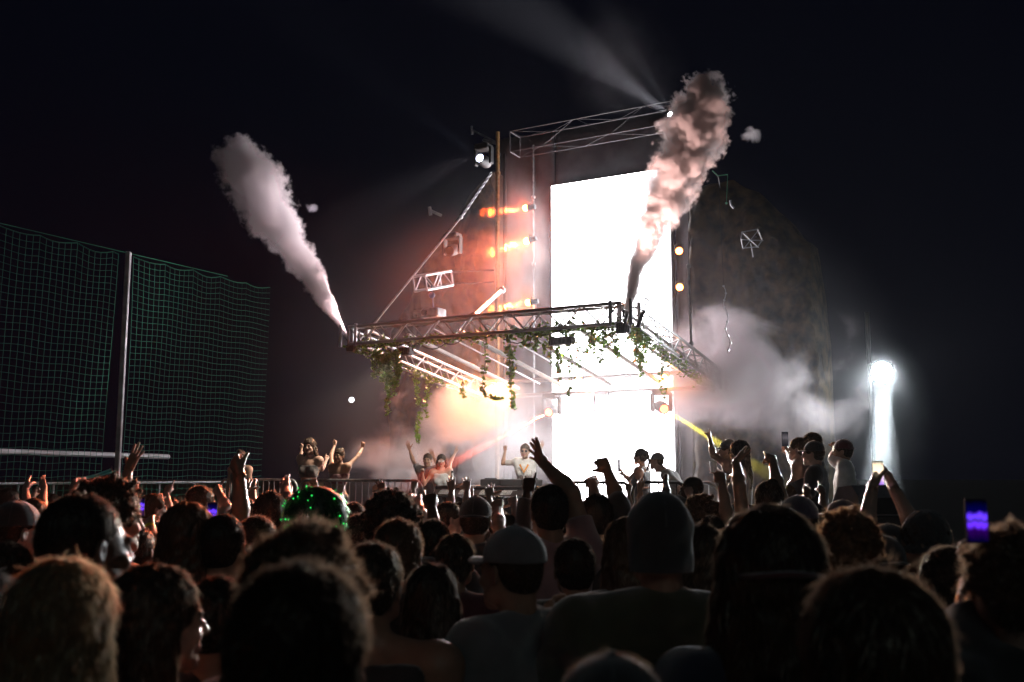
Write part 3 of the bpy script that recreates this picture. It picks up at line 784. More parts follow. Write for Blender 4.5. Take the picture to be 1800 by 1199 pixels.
# printed labels: two stacked skewed blocks with dark lettering strokes, as in the photograph
for i in range(5):
    x0 = LT * (.045 + i * .205)
    q = MB()
    def lp_(x, h, o=.004): # point on the sloping panel, h 0..1 from bottom edge
        return tl(x + h * .05, -.1 + .1 * h - o * .8, -.15 + .15 * h + o * .5)
    for (xa, xb, h0, h1) in ((.015, .26, .52, .90), (.0, .19, .10, .49)):
        q.add([lp_(x0 + xa, h0), lp_(x0 + xb, h0), lp_(x0 + xb, h1), lp_(x0 + xa, h1)], [(0, 1, 2, 3)], 0)
        nl = int((xb - xa) / .024)
        for k in range(nl):
            xs = x0 + xa + .01 + k * .024; hh0 = h0 + .07; hh1 = h1 - .07; w = .0045
            segs = [((0, hh0), (0, hh1)), ((.012, hh0), (.012, hh1))] if k % 3 == 0 else [((0, hh0), (0, hh1)), ((.0, hh1 - .03), (.013, hh1 - .03))] if k % 3 == 1 else [((0, hh0), (0, hh1)), ((0, hh0 + .03), (.013, hh0 + .03))]
            for (xa_, ha), (xb_, hb2) in segs:
                if xa_ == xb_: q.add([lp_(xs + xa_, ha, .007), lp_(xs + xa_ + w, ha, .007), lp_(xs + xa_ + w, hb2, .007), lp_(xs + xa_, hb2, .007)], [(0, 1, 2, 3)], 1)
                else: q.add([lp_(xs + xa_, ha - .03, .007), lp_(xs + xb_, ha - .03, .007), lp_(xs + xb_, ha + .03, .007), lp_(xs + xa_, ha + .03, .007)], [(0, 1, 2, 3)], 1)
    q.build('printed_label', [M_PRINT, M_PRD], dj, smooth=False)
# gear on the table
def bottle(px, label):
    p = at(px, 838, 16.0); c = Vector((p.x, p.y, tz + .0))
    t = thing('bottle', label, 'bottle', c)
    b = MB(); b.tube([(0, 0, 0), (0, 0, .005), (0, 0, .13), (0, 0, .17), (0, 0, .2)], [.02, .034, .034, .016, .014], 12); b.build('glass', mat('clear_plastic', (.6, .62, .62), .2), t)
    b = MB(); b.tube([(0, 0, .2), (0, 0, .235)], .017, 10); b.build('cap', M_BLACKM, t)
bottle(795, 'small bottle with black cap standing on the draped table')
mxr = thing('mixer', 'low black mixer between the players on the table', 'mixer', tl(LT * .62, .35, 0))
b = MB(); b.box((0, 0, .05), (.34, .4, .1), bev=.01); b.build('case', M_CASE, mxr, smooth=False)
for i in range(4):
    for j in range(3):
        b = MB(); b.tube([(-.12 + i * .08, -.1 + j * .08, .1), (-.12 + i * .08, -.1 + j * .08, .125)], .012, 8); b.build('knob', M_GALV, mxr)
for k, lab in ((.42, 'black media player left of the mixer'), (.82, 'black media player right of the mixer')):
    t = thing('media_player', lab, 'media player', tl(LT * k, .35, 0))
    b = MB(); b.box((0, 0, .05), (.32, .4, .1), bev=.01); b.build('case', M_CASE, t, smooth=False)
    b = MB(); b.tube([(0, -.05, .1), (0, -.05, .118)], .1, 20); b.build('jog_wheel', M_BLACKM, t)

# speaker and cases at the right, behind the crowd
sp = thing('stage_monitor', 'grey rounded stage monitor lying on the riser edge at the right', 'speaker', at(1528, 905, 9.6), .3)
b = MB(); b.prism([(-.26, -.2, 0), (-.26, .2, 0), (-.26, .22, .1), (-.26, .1, .26), (-.26, -.1, .28), (-.26, -.2, .18)], (.52, 0, 0)); o = b.build('cabinet', mat('grey_shell', (.22, .21, .24), .5, noise=.2), sp, smooth=False)
b = MB(); b.box((0, -.205, .09), (.44, .012, .15), bev=.004); b.build('grille', M_BLACKM, sp, smooth=False)
zz = sp.location.z
b = MB(); b.box((0, 0, -zz / 2), (.6, .45, zz - .01), bev=.01); b.build('flight_case', M_CASE, sp, smooth=False)

# ------------------------------------------------------------------ ivy
LEAFV = [(0, 0, 0), (-.5, .25, .06), (-.42, .62, .0), (0, 1.0, -.08), (.42, .62, .0), (.5, .25, .06), (0, .45, .10)]
LEAFF = [(0, 6, 1), (1, 6, 2), (2, 6, 3), (3, 6, 4), (4, 6, 5), (5, 6, 0)]
def leaf(b, p, size, r):
    q = (Quaternion((0, 0, 1), r.uniform(0, 6.28)) @ Quaternion((1, 0, 0), r.uniform(1.9, 3.0)) @ Quaternion((0, 1, 0), r.uniform(-.6, .6))).to_matrix()
    b.add([Vector(p) + q @ (Vector(v) * size) for v in LEAFV], LEAFF)
def vine(px, py0, py1, Y, label, nl=60, hook=None, size=.055, strands=1, spread=0.05):
    r = random.Random(int(px * 7 + py0)); A = at(px, py0, Y); B = at(px, py1, Y); L = A.z - B.z
    t = thing('ivy_vine', label, 'ivy', A, 0, 'ivy strands hanging from the canopy trusses')
    sb = MB(); lb = MB()
    for s_ in range(strands):
        ox = r.uniform(-spread, spread) * (strands > 1); oy = r.uniform(-spread, spread); Ls = L * (1 if s_ == 0 else r.uniform(.45, .95))
        n = max(5, int(Ls / .09)); ph = r.uniform(0, 6)
        pts = [Vector((ox * (1 + k / n) + .025 * math.sin(k * .7 + ph), oy + .02 * math.cos(k * .9 + ph), -Ls * k / n)) for k in range(n + 1)]
        if hook and s_ == 0:
            e = at(hook[0], hook[1], Y) - A; last = pts[-1]; pts += [last.lerp(e, k / 5) + Vector((0, 0, -.05 * math.sin(k / 5 * math.pi))) for k in range(1, 6)]
        sb.tube(pts, .0045, 4)
        for k in range(int(1.5 * nl * Ls / L * (1.0 if strands == 1 else .7))):
            f = r.random() ** .9 * (len(pts) - 1); i = min(int(f), len(pts) - 2); p = pts[i].lerp(pts[i + 1], f - i)
            w = .035 * (1.3 - .6 * f / len(pts)); leaf(lb, p + Vector((r.uniform(-w, w), r.uniform(-w, w), r.uniform(-.02, .02))), size * r.uniform(.45, 1.35), r)
    sb.build('stem', M_STEM, t); o = lb.build('leaves', M_LEAF, t, smooth=False); o['kind'] = 'stuff'; return t
VY = lambda px: 16.1 - 2.1 * (px - 622) / 488 + .1
vines = [(662, 618, 672, 'short dense ivy strand at the left end of the front truss', 90, 3), (678, 620, 690, 'bushy ivy strand second from the left canopy corner', 140, 4),
         (689, 625, 732, 'longest green ivy strand of the clump at the left canopy corner', 130, 3), (700, 618, 668, 'ivy strand at the right side of the left corner clump', 90, 3),
         (851, 596, 690, 'thin ivy strand with a hooked tail below the front truss', 80, 1), (893, 588, 722, 'long straight ivy strand left of the orange lamp glow', 150, 2),
         (925, 588, 615, 'very short ivy tuft right of the long straight strand', 30, 2), (942, 586, 617, 'short ivy tuft left of the bar light', 30, 2), (958, 584, 625, 'short ivy strand ending beside the bar light', 30, 1),
         (975, 590, 655, 'sparse ivy strand hanging at the left end of the bar light', 45, 2), (990, 600, 672, 'sparse ivy strand under the middle of the bar light', 50, 2), (1010, 590, 702, 'long sparse ivy strand at the right end of the bar light', 70, 2),
         (1046, 576, 628, 'dotted ivy strand left of the right canopy corner', 50, 3), (1062, 576, 640, 'wider dotted ivy strand before the bright screen', 55, 3), (1076, 574, 632, 'leafy ivy strand next to the corner box light', 50, 3),
         (1112, 578, 625, 'ivy strand just right of the corner box light', 45, 2), (1126, 582, 664, 'long ivy strand at the right front canopy corner', 80, 3), (1138, 588, 640, 'ivy strand right of the canopy corner', 45, 2),
         (1166, 628, 705, 'thin lone ivy strand under the right side truss', 35, 1)]
for px, a_, b_, lab, nl, stn in vines:
    vine(px, a_, b_, VY(px) if px < 1110 else 14.0 + (px - 1110) * .022, lab, nl, hook=(882, 702) if px == 851 else None, strands=stn)
for px, a_, b_, lab, nl in ((733, 652, 712, 'pale ivy strand in the smoke under the left side truss', 40), (737, 708, 780, 'lowest pale ivy strand hanging in the orange smoke', 60), (752, 655, 735, 'pale ivy strand beside the left side truss in the smoke', 50), (815, 672, 700, 'ivy tuft near the rear end of the left side truss', 40)):
    vine(px, a_, b_, 17.6, lab, nl, strands=1)
# garland leaves along the bottom chords
gl = MB(); r = random.Random(5)
def garland(A, B, n, w=.12, zoff=-.17, dens=None):
    for k in range(n):
        f = r.random()
        if dens and r.random() > dens(f): continue
        p = A.lerp(B, f) + Vector((r.gauss(0, w * .5), r.gauss(0, w * .5), zoff + r.gauss(0, w * .35))); leaf(gl, p, .055 * r.uniform(.7, 1.2), r)
garland(FL, FR, 1500, .13, dens=lambda f: .35 + .65 * (math.sin(f * 19) > 0) * (f > .45) + .3 * (f < .25))
garland(FL, RL, 900, .13, dens=lambda f: .4 + .6 * (math.sin(f * 15) > .2)); garland(FR, RR, 900, .15, dens=lambda f: .9 - .5 * f)
o = gl.build('ivy_garland', M_LEAF, smooth=False); o['label'] = 'ivy garland wound along the lower tubes of the canopy trusses'; o['category'] = 'ivy'; o['kind'] = 'stuff'

# ------------------------------------------------------------------ smoke
def pl(pts): return [(at(x, y, Y), d / 2 / F * Y) for x, y, Y, d in pts]
plume('smoke_plume', 'tall pale smoke plume leaning left from the left canopy corner', pl([(612, 598, 16.35, 5), (592, 560, 16.35, 16), (562, 510, 16.35, 36), (520, 440, 16.3, 60), (480, 380, 16.3, 84), (447, 325, 16.2, 92), (418, 284, 16.2, 78)]), 2.6, (.96, .90, .92), 2.6, .09, seed=3.3)
plume('smoke_plume', 'tall pinkish smoke plume rising from the right front canopy corner before the screen', pl([(1100, 562, 13.9, 9), (1108, 520, 13.9, 18), (1122, 465, 13.9, 32), (1143, 410, 13.9, 50), (1172, 345, 13.9, 76), (1200, 280, 13.9, 92), (1224, 215, 13.9, 104), (1236, 180, 13.9, 86)]), 4.6, (.93, .85, .84), 3.0, .09, seed=9.1)
C = cloud
C('stage_haze', 'thin even haze filling the air round the stage', S(-2.6, 2.4, 3.4), (6.0, 5.0, 4.4), .030, (.95, .93, 1), .25, .5, .05, 3.0, ROT, .9)
C('smoke_cloud', 'faint mist added round the orange lamps left of the screen', P(900, 450, 5.72), (1.0, .62, 2.3), 1.5, (.95, .93, .95), 1.0, .5, .2, 31.0, ROT, .8)  # mist put in so the lamp halos and streaks show
C('smoke_cloud', 'faint high mist added above the stage to show the white beams', P(1095, 120, 5.0), (1.3, 2.0, 1.2), .06, (.95, .93, 1), 1.0, .5, .25, 41.0, ROT, .6)  # small volume put in to set where the beams show
C('smoke_cloud', 'fine mist lit white by the flood light at the right', at(1528, 765, 17.9), (1.3, .9, 2.0), .09, (.93, .97, 1), .6, .6, .15, 21.0, 0, .6)
C('smoke_cloud', 'orange lit smoke drifting under the left side of the canopy', at(790, 735, 18.2), (2.2, 1.1, 1.15), 2.4, (.95, .94, .95), .9, .3, .47, 2.0, ROT)
C('smoke_cloud', 'thin grey smoke low on the stage left of the table', at(715, 812, 18.0), (1.8, 1.1, .75), 1.5, (.95, .95, .97), 1.3, .35, .42, 6.0, ROT)
C('smoke_cloud', 'pale smoke hanging behind the performer under the rear truss', at(880, 760, 18.8), (2.0, 1.0, 1.3), 1.3, (.96, .95, .97), .8, .4, .40, 4.0, ROT)
C('smoke_cloud', 'pinkish smoke drifting right from the canopy past the rock scenery', at(1325, 690, 17.2), (2.6, 1.4, 1.75), .9, (.98, .90, .93), 1.0, .3, .47, 7.5, ROT)
C('smoke_cloud', 'thin high smoke beside the foot of the right plume and the side truss', at(1240, 650, 17.6), (1.9, 1.2, 1.4), 2.8, (.98, .90, .93), .9, .35, .42, 12.5, ROT)
C('smoke_cloud', 'small pink puff hiding the rear end of the right side truss', at(1268, 668, 16.4), (1.0, .6, .8), 2.8, (.95, .92, .94), 1.6, .3, .42, 17.5, ROT)
C('smoke_wisp', 'small curled wisp of smoke right of the tall pinkish plume', at(1322, 238, 14.2), (.24, .2, .2), 5.0, (.9, .95, 1), 6, .3, .45, 1.5, 0)
C('smoke_wisp', 'small purple wisp of smoke right of the left plume', at(546, 366, 16.2), (.2, .15, .12), 2.5, (.9, .88, 1), 7, .3, .45, 2.5, 0)
# ------------------------------------------------------------------ bodies: smooth blended solids turned into one mesh
class Field:
    def __init__(s, lo, hi, h):
        s.h = h; s.lo = np.array(lo, float) - 3 * h
        n = np.ceil((np.array(hi, float) + 3 * h - s.lo) / h).astype(int) + 1
        s.n = n; s.f = np.full(n, 1.0, np.float32)
        s.ax = [s.lo[i] + h * np.arange(n[i]) for i in range(3)]
    def sub(s, lo, hi):
        a = np.maximum(0, np.floor((np.array(lo) - s.lo) / s.h).astype(int)); b = np.minimum(s.n, np.ceil((np.array(hi) - s.lo) / s.h).astype(int) + 1)
        if (b <= a).any(): return None
        sl = tuple(slice(a[i], b[i]) for i in range(3))
        X, Y, Z = s.ax[0][sl[0]][:, None, None], s.ax[1][sl[1]][None, :, None], s.ax[2][sl[2]][None, None, :]
        return sl, X, Y, Z
    def blend(s, sl, d, k, mode='u'):
        f = s.f[sl]; d = d.astype(np.float32)
        if mode == 'u':
            if k > 0:
                hh = np.clip(.5 + .5 * (f - d) / k, 0, 1); s.f[sl] = f + (d - f) * hh - k * hh * (1 - hh)
            else: s.f[sl] = np.minimum(f, d)
        else:  # subtract
            if k > 0:
                hh = np.clip(.5 - .5 * (f + d) / k, 0, 1); s.f[sl] = f + (-d - f) * hh + k * hh * (1 - hh)
            else: s.f[sl] = np.maximum(f, -d)
    def cap(s, a, b, ra, rb, k=.03, mode='u', flat=None, sq=None):
        a = np.array(a, float); b = np.array(b, float); R = max(ra, rb) + k + 3 * s.h
        g = s.sub(np.minimum(a, b) - R, np.maximum(a, b) + R)
        if g is None: return
        sl, X, Y, Z = g; ab = b - a; L2 = max(1e-9, (ab ** 2).sum())
        t = np.clip(((X - a[0]) * ab[0] + (Y - a[1]) * ab[1] + (Z - a[2]) * ab[2]) / L2, 0, 1)
        d = np.sqrt((X - a[0] - ab[0] * t) ** 2 + (Y - a[1] - ab[1] * t) ** 2 + (Z - a[2] - ab[2] * t) ** 2) - (ra + (rb - ra) * t)
        if flat is not None:
            u = ab / math.sqrt(L2); e = (X - b[0]) * u[0] + (Y - b[1]) * u[1] + (Z - b[2]) * u[2] + 0 * d
            d = np.maximum(d, e - flat)
        s.blend(sl, d, k, mode)
    def ell(s, c, r, k=.03, mode='u', rot=None):
        c = np.array(c, float); r = np.array(r, float); R = r.max() + k + 3 * s.h
        g = s.sub(c - R, c + R)
        if g is None: return
        sl, X, Y, Z = g; x, y, z = X - c[0] + 0 * Y + 0 * Z, Y - c[1] + 0 * X + 0 * Z, Z - c[2] + 0 * X + 0 * Y
        if rot is not None:
            m = np.array(rot); x, y, z = (m[0, 0] * x + m[1, 0] * y + m[2, 0] * z, m[0, 1] * x + m[1, 1] * y + m[2, 1] * z, m[0, 2] * x + m[1, 2] * y + m[2, 2] * z)
        k0 = np.sqrt((x / r[0]) ** 2 + (y / r[1]) ** 2 + (z / r[2]) ** 2) + 1e-9
        k1 = np.sqrt((x / r[0] ** 2) ** 2 + (y / r[1] ** 2) ** 2 + (z / r[2] ** 2) ** 2) + 1e-9
        s.blend(sl, k0 * (k0 - 1) / k1, k, mode)
    def cut(s, p, n):
        """keep the side the normal points away from"""
        X, Y, Z = s.ax[0][:, None, None], s.ax[1][None, :, None], s.ax[2][None, None, :]
        s.f = np.maximum(s.f, ((X - p[0]) * n[0] + (Y - p[1]) * n[1] + (Z - p[2]) * n[2]).astype(np.float32))
    def wrinkle(s, amp, freq, ph=0.0):
        X, Y, Z = s.ax[0][:, None, None], s.ax[1][None, :, None], s.ax[2][None, None, :]
        w = np.sin(X * freq + ph + 1.7 * np.sin(Z * freq * .45 + ph)) * np.cos(Z * freq * .6 + Y * freq * .8 + ph * 2) + .6 * np.sin(Y * freq * 1.3 - Z * freq * 1.1 + X * freq * .7 + ph * 3)
        s.f = s.f + (amp * w).astype(np.float32) * (s.f < .08)
    def mesh(s):
        f = s.f; nx, ny, nz = f.shape; ins = f < 0
        acc = np.zeros((nx - 1, ny - 1, nz - 1, 3), np.float32); cnt = np.zeros((nx - 1, ny - 1, nz - 1), np.float32); edges = []
        for ax in range(3):
            a = [slice(None)] * 3; b = [slice(None)] * 3; a[ax] = slice(0, -1); b[ax] = slice(1, None)
            m = ins[tuple(a)] != ins[tuple(b)]
            I = np.argwhere(m)
            if len(I) == 0: return np.zeros((0, 3)), np.zeros((0, 4), int)
            o1, o2 = [k for k in range(3) if k != ax]
            ok = (I[:, o1] > 0) & (I[:, o2] > 0) & (I[:, o1] < f.shape[o1] - 1) & (I[:, o2] < f.shape[o2] - 1); I = I[ok]
            J = I.copy(); J[:, ax] += 1
            fa = f[I[:, 0], I[:, 1], I[:, 2]]; fb = f[J[:, 0], J[:, 1], J[:, 2]]; t = fa / (fa - fb)
            p = I.astype(np.float32); p[:, ax] += t
            cells = []
            for da, db in ((0, 0), (-1, 0), (-1, -1), (0, -1)):
                c = I.copy(); c[:, o1] += da; c[:, o2] += db; cells.append(c)
                np.add.at(acc, (c[:, 0], c[:, 1], c[:, 2]), p); np.add.at(cnt, (c[:, 0], c[:, 1], c[:, 2]), 1)
            flip = (fa < 0) ^ (ax == 1)
            edges.append((cells, flip))
        idx = -np.ones(cnt.shape, int); act = cnt > 0; idx[act] = np.arange(act.sum())
        V_ = acc[act] / cnt[act][:, None] * s.h + s.lo
        Q = []
        for cells, flip in edges:
            q = np.stack([idx[c[:, 0], c[:, 1], c[:, 2]] for c in cells], 1)
            q[~flip] = q[~flip][:, ::-1]; Q.append(q)
        return V_.astype(np.float32), np.concatenate(Q)

def np_mesh(name, V_, Q, mats, mi=None):
    me = bpy.data.meshes.new(name); nq = len(Q)
    k = Q.shape[1]
    me.vertices.add(len(V_)); me.vertices.foreach_set('co', np.asarray(V_, np.float32).ravel())
    me.loops.add(nq * k); me.loops.foreach_set('vertex_index', np.asarray(Q, np.int32).ravel())
    me.polygons.add(nq); me.polygons.foreach_set('loop_start', np.arange(0, nq * k, k, dtype=np.int32))
    try: me.polygons.foreach_set('loop_total', np.full(nq, k, np.int32))
    except Exception: pass
    me.polygons.foreach_set('use_smooth', np.ones(nq, bool))
    for m in mats: me.materials.append(m)
    if mi is not None: me.polygons.foreach_set('material_index', np.asarray(mi, np.int32))
    me.update(calc_edges=True); return me

def R3x(ax, ang): return np.array(Matrix.Rotation(ang, 3, ax))

# canonical head, centre of the skull at the origin, face towards +y
def make_head(h, fem=False, beard=False):
    F_ = Field((-.1, -.12, -.15), (.1, .14, .14), h)
    F_.ell((0, -.018, .035), (.074, .094, .086), 0)
    F_.ell((0, .030, -.02), (.060, .066, .082), .03)
    F_.cap((-.038, .035, -.065), (0, .070, -.092), .026, .020 if fem else .024, .025); F_.cap((.038, .035, -.065), (0, .070, -.092), .026, .020 if fem else .024, .025)
    F_.cap((-.045, .01, -.045), (-.038, .035, -.068), .025, .022, .02); F_.cap((.045, .01, -.045), (.038, .035, -.068), .025, .022, .02)
    F_.cap((-.036, .083, .018), (.036, .083, .018), .011, .011, .018)                     # brow
    for sx in (-1, 1): F_.ell((sx * .032, .100, .002), (.017, .018, .011), .012, 's')      # eye sockets
    for sx in (-1, 1): F_.ell((sx * .031, .080, .001), (.0125, .0125, .0115), .003)
    for sx in (-1, 1): F_.ell((sx * .040, .070, -.030), (.020, .018, .016), .02)          # cheeks
    F_.cap((0, .092, .012), (0, .112, -.026), .0075, .0115, .008); 
    for sx in (-1, 1): F_.ell((sx * .011, .101, -.031), (.008, .009, .007), .006)
    F_.cap((-.018, .090, -.056), (.018, .090, -.056), .0068, .0068, .006); F_.cap((-.015, .090, -.067), (.015, .090, -.067), .0075, .0075, .006)
    F_.cap((-.02, .102, -.0612), (.02, .102, -.0612), .003, .003, .003, 's')
    for sx in (-1, 1):
        r = R3x('Z', sx * .45) @ R3x('X', -.15)
        F_.ell((sx * .079, -.008, -.004), (.0085, .019, .031), .006, rot=r)
        F_.ell((sx * .086, -.002, .000), (.006, .010, .018), .004, 's', rot=r)
    F_.cap((0, -.03, -.04), (0, -.035, -.15), .050 if fem else .057, .050 if fem else .06, .03)
    return F_.mesh()
HEADS = {}
def head_mesh(h, fem):
    if (h, fem) not in HEADS: HEADS[(h, fem)] = make_head(h, fem)
    return HEADS[(h, fem)]
def head_mats(Vh, Qh):
    """1 = eyes, 2 = lips (faces of the body mesh that carry another colour)"""
    c = Vh[Qh].mean(1); mi = np.zeros(len(Qh), int)
    for sx in (-1, 1):
        d = np.sqrt((c[:, 0] - sx * .031) ** 2 + (c[:, 1] - .080) ** 2 + (c[:, 2] - .001) ** 2)
        mi[(d < .0145) & (c[:, 1] > .083) & (abs(c[:, 2] - .001) < .006)] = 1
        e = (abs(c[:, 0] - sx * .032) < .017) & (abs(c[:, 2] - .022) < .004) & (c[:, 1] > .075); mi[e] = 3
    mi[(abs(c[:, 0]) < .022) & (c[:, 2] > -.074) & (c[:, 2] < -.050) & (c[:, 1] > .088)] = 2
    return mi

# canonical right hand: wrist at the origin, fingers along +z, palm towards +y, thumb towards -x
HP = {
 'open':  dict(curl=(.12, .08, .08, .12), spread=.16, thumb=(.95, .15)),
 'wide':  dict(curl=(.05, .02, .05, .10), spread=.30, thumb=(1.2, .1)),
 'relax': dict(curl=(.45, .55, .6, .65), spread=.10, thumb=(.7, .5)),
 'fist':  dict(curl=(1.5, 1.55, 1.6, 1.6), spread=.0, thumb=(.35, 1.25)),
 'point': dict(curl=(.05, 1.45, 1.55, 1.6), spread=.02, thumb=(.4, 1.1)),
 'horns': dict(curl=(.08, 1.5, 1.55, .1), spread=.06, thumb=(.5, 1.0)),
 'peace': dict(curl=(.05, .05, 1.5, 1.55), spread=.25, thumb=(.4, 1.1)),
 'shaka': dict(curl=(1.4, 1.5, 1.5, .15), spread=.1, thumb=(1.2, .0)),
 'grip':  dict(curl=(.95, 1.0, 1.0, 1.0), spread=.04, thumb=(.9, .8)),
 'flat':  dict(curl=(.04, .02, .03, .05), spread=.05, thumb=(.35, .1)),
 'pinch': dict(curl=(.9, .9, .5, .35), spread=.12, thumb=(.65, .8)),
}
def make_hand(h, pose):
    p = HP[pose]; F_ = Field((-.11, -.09, -.03), (.08, .12, .21), h)
    F_.cap((0, 0, -.03), (0, 0, .012), .024, .024, .01)
    for x, r in ((-.026, .0145), (-.009, .0145), (.009, .014), (.025, .0125)):
        F_.cap((x * .55, 0, .012), (x * 1.05, 0, .088 - abs(x + .008) * .35), .018, r, .012)
    F_.ell((-.024, .010, .035), (.016, .015, .028), .012)
    for i, (x, L, r) in enumerate(((-.028, .072, .0088), (-.0095, .080, .0090), (.0095, .074, .0086), (.027, .058, .0076))):
        a = (i - 1.5) / 1.5 * p['spread']; c = p['curl'][i]
        base = np.array((x, 0, .092 - abs(x + .008) * .4)); q = base; ang = 0
        for k, fr in enumerate((.45, .31, .24)):
            ang += c * (1.0, 1.05, .7)[k] * .95
            d = np.array((math.sin(a) * math.cos(min(ang, 1.4)), math.sin(ang), math.cos(ang) * math.cos(a)))
            n = q + d / np.linalg.norm(d) * L * fr; F_.cap(q, n, r * (1 - .05 * k), r * (.95 - .07 * k), .0035 if k else .006); q = n
    out, cl = p['thumb']; q = np.array((-.022, .008, .022)); d0 = np.array((-math.sin(out), .25, math.cos(out)))
    for k, (L, r) in enumerate(((.042, .0135), (.032, .0105), (.027, .0095))):
        d = d0 + np.array((.75, .75, .25)) * cl * (.25 + .55 * k); d /= np.linalg.norm(d); n = q + d * L
        F_.cap(q, n, r, r * .9, .008 if k == 0 else .004); q = n
    return F_.mesh()
HANDS = {}
def hand_mesh(h, pose):
    if (h, pose) not in HANDS: HANDS[(h, pose)] = make_hand(h, pose)
    return HANDS[(h, pose)]

# ------------------------------------------------------------------ hair
def hair_material(name, base, tip):
    if name in MATS: return MATS[name]
    m = bpy.data.materials.new(name); m.use_nodes = True; MATS[name] = m; nt = m.node_tree; nt.nodes.clear()
    o = nt.nodes.new('ShaderNodeOutputMaterial'); tc = nt.nodes.new('ShaderNodeTexCoord')
    mp = nt.nodes.new('ShaderNodeMapping'); mp.inputs['Scale'].default_value = (90, 90, 6); nt.links.new(tc.outputs['Object'], mp.inputs[0])
    n = nt.nodes.new('ShaderNodeTexNoise'); n.inputs['Scale'].default_value = 1.0; n.inputs['Detail'].default_value = 3; nt.links.new(mp.outputs[0], n.inputs['Vector'])
    mx = nt.nodes.new('ShaderNodeMix'); mx.data_type = 'RGBA'; mx.inputs['A'].default_value = (*base, 1); mx.inputs['B'].default_value = (*tip, 1)
    nt.links.new(n.outputs['Fac'], mx.inputs['Factor'])
    d = nt.nodes.new('ShaderNodeBsdfDiffuse'); t = nt.nodes.new('ShaderNodeBsdfTranslucent'); g = nt.nodes.new('ShaderNodeBsdfGlossy')
    g.inputs['Roughness'].default_value = .38; g.inputs['Color'].default_value = (.35, .32, .28, 1)
    bp = nt.nodes.new('ShaderNodeBump'); bp.inputs['Strength'].default_value = .8; bp.inputs['Distance'].default_value = .01; nt.links.new(n.outputs['Fac'], bp.inputs['Height'])
    for s_ in (d, g): nt.links.new(bp.outputs[0], s_.inputs['Normal'])
    for s_ in (d, t): nt.links.new(mx.outputs['Result'], s_.inputs['Color'])
    a = nt.nodes.new('ShaderNodeMixShader'); a.inputs[0].default_value = .35; nt.links.new(d.outputs[0], a.inputs[1]); nt.links.new(t.outputs[0], a.inputs[2])
    b = nt.nodes.new('ShaderNodeMixShader'); b.inputs[0].default_value = .10; nt.links.new(a.outputs[0], b.inputs[1]); nt.links.new(g.outputs[0], b.inputs[2])
    nt.links.new(b.outputs[0], o.inputs[0]); return m
HAIRC = {'black': ((.012, .010, .010), (.03, .022, .018)), 'dark': ((.03, .018, .012), (.07, .042, .026)), 'brown': ((.07, .04, .022), (.16, .09, .05)),
         'blond': ((.30, .20, .10), (.55, .40, .24)), 'ginger': ((.16, .07, .03), (.3, .15, .06)), 'grey': ((.2, .19, .18), (.4, .38, .36))}

def strand_material(name, base, tip):
    if name in MATS: return MATS[name]
    m = bpy.data.materials.new(name); m.use_nodes = True; MATS[name] = m; nt = m.node_tree; nt.nodes.clear()
    o = nt.nodes.new('ShaderNodeOutputMaterial'); c = tuple(min(1, x * 1.3 + a) for x, a in zip(tip, (.17, .135, .10)))  # strand tint raised above the hair tone to carry the rim light
    t = nt.nodes.new('ShaderNodeBsdfTranslucent'); t.inputs[0].default_value = (*c, 1)
    d = nt.nodes.new('ShaderNodeBsdfDiffuse'); d.inputs[0].default_value = (*base, 1)
    g = nt.nodes.new('ShaderNodeBsdfGlossy'); g.inputs[0].default_value = (.6, .54, .46, 1); g.inputs['Roughness'].default_value = .45
    a = nt.nodes.new('ShaderNodeMixShader'); a.inputs[0].default_value = .6; nt.links.new(d.outputs[0], a.inputs[1]); nt.links.new(t.outputs[0], a.inputs[2])
    b = nt.nodes.new('ShaderNodeMixShader'); b.inputs[0].default_value = .25; nt.links.new(a.outputs[0], b.inputs[1]); nt.links.new(g.outputs[0], b.inputs[2])
    nt.links.new(b.outputs[0], o.inputs[0]); return m

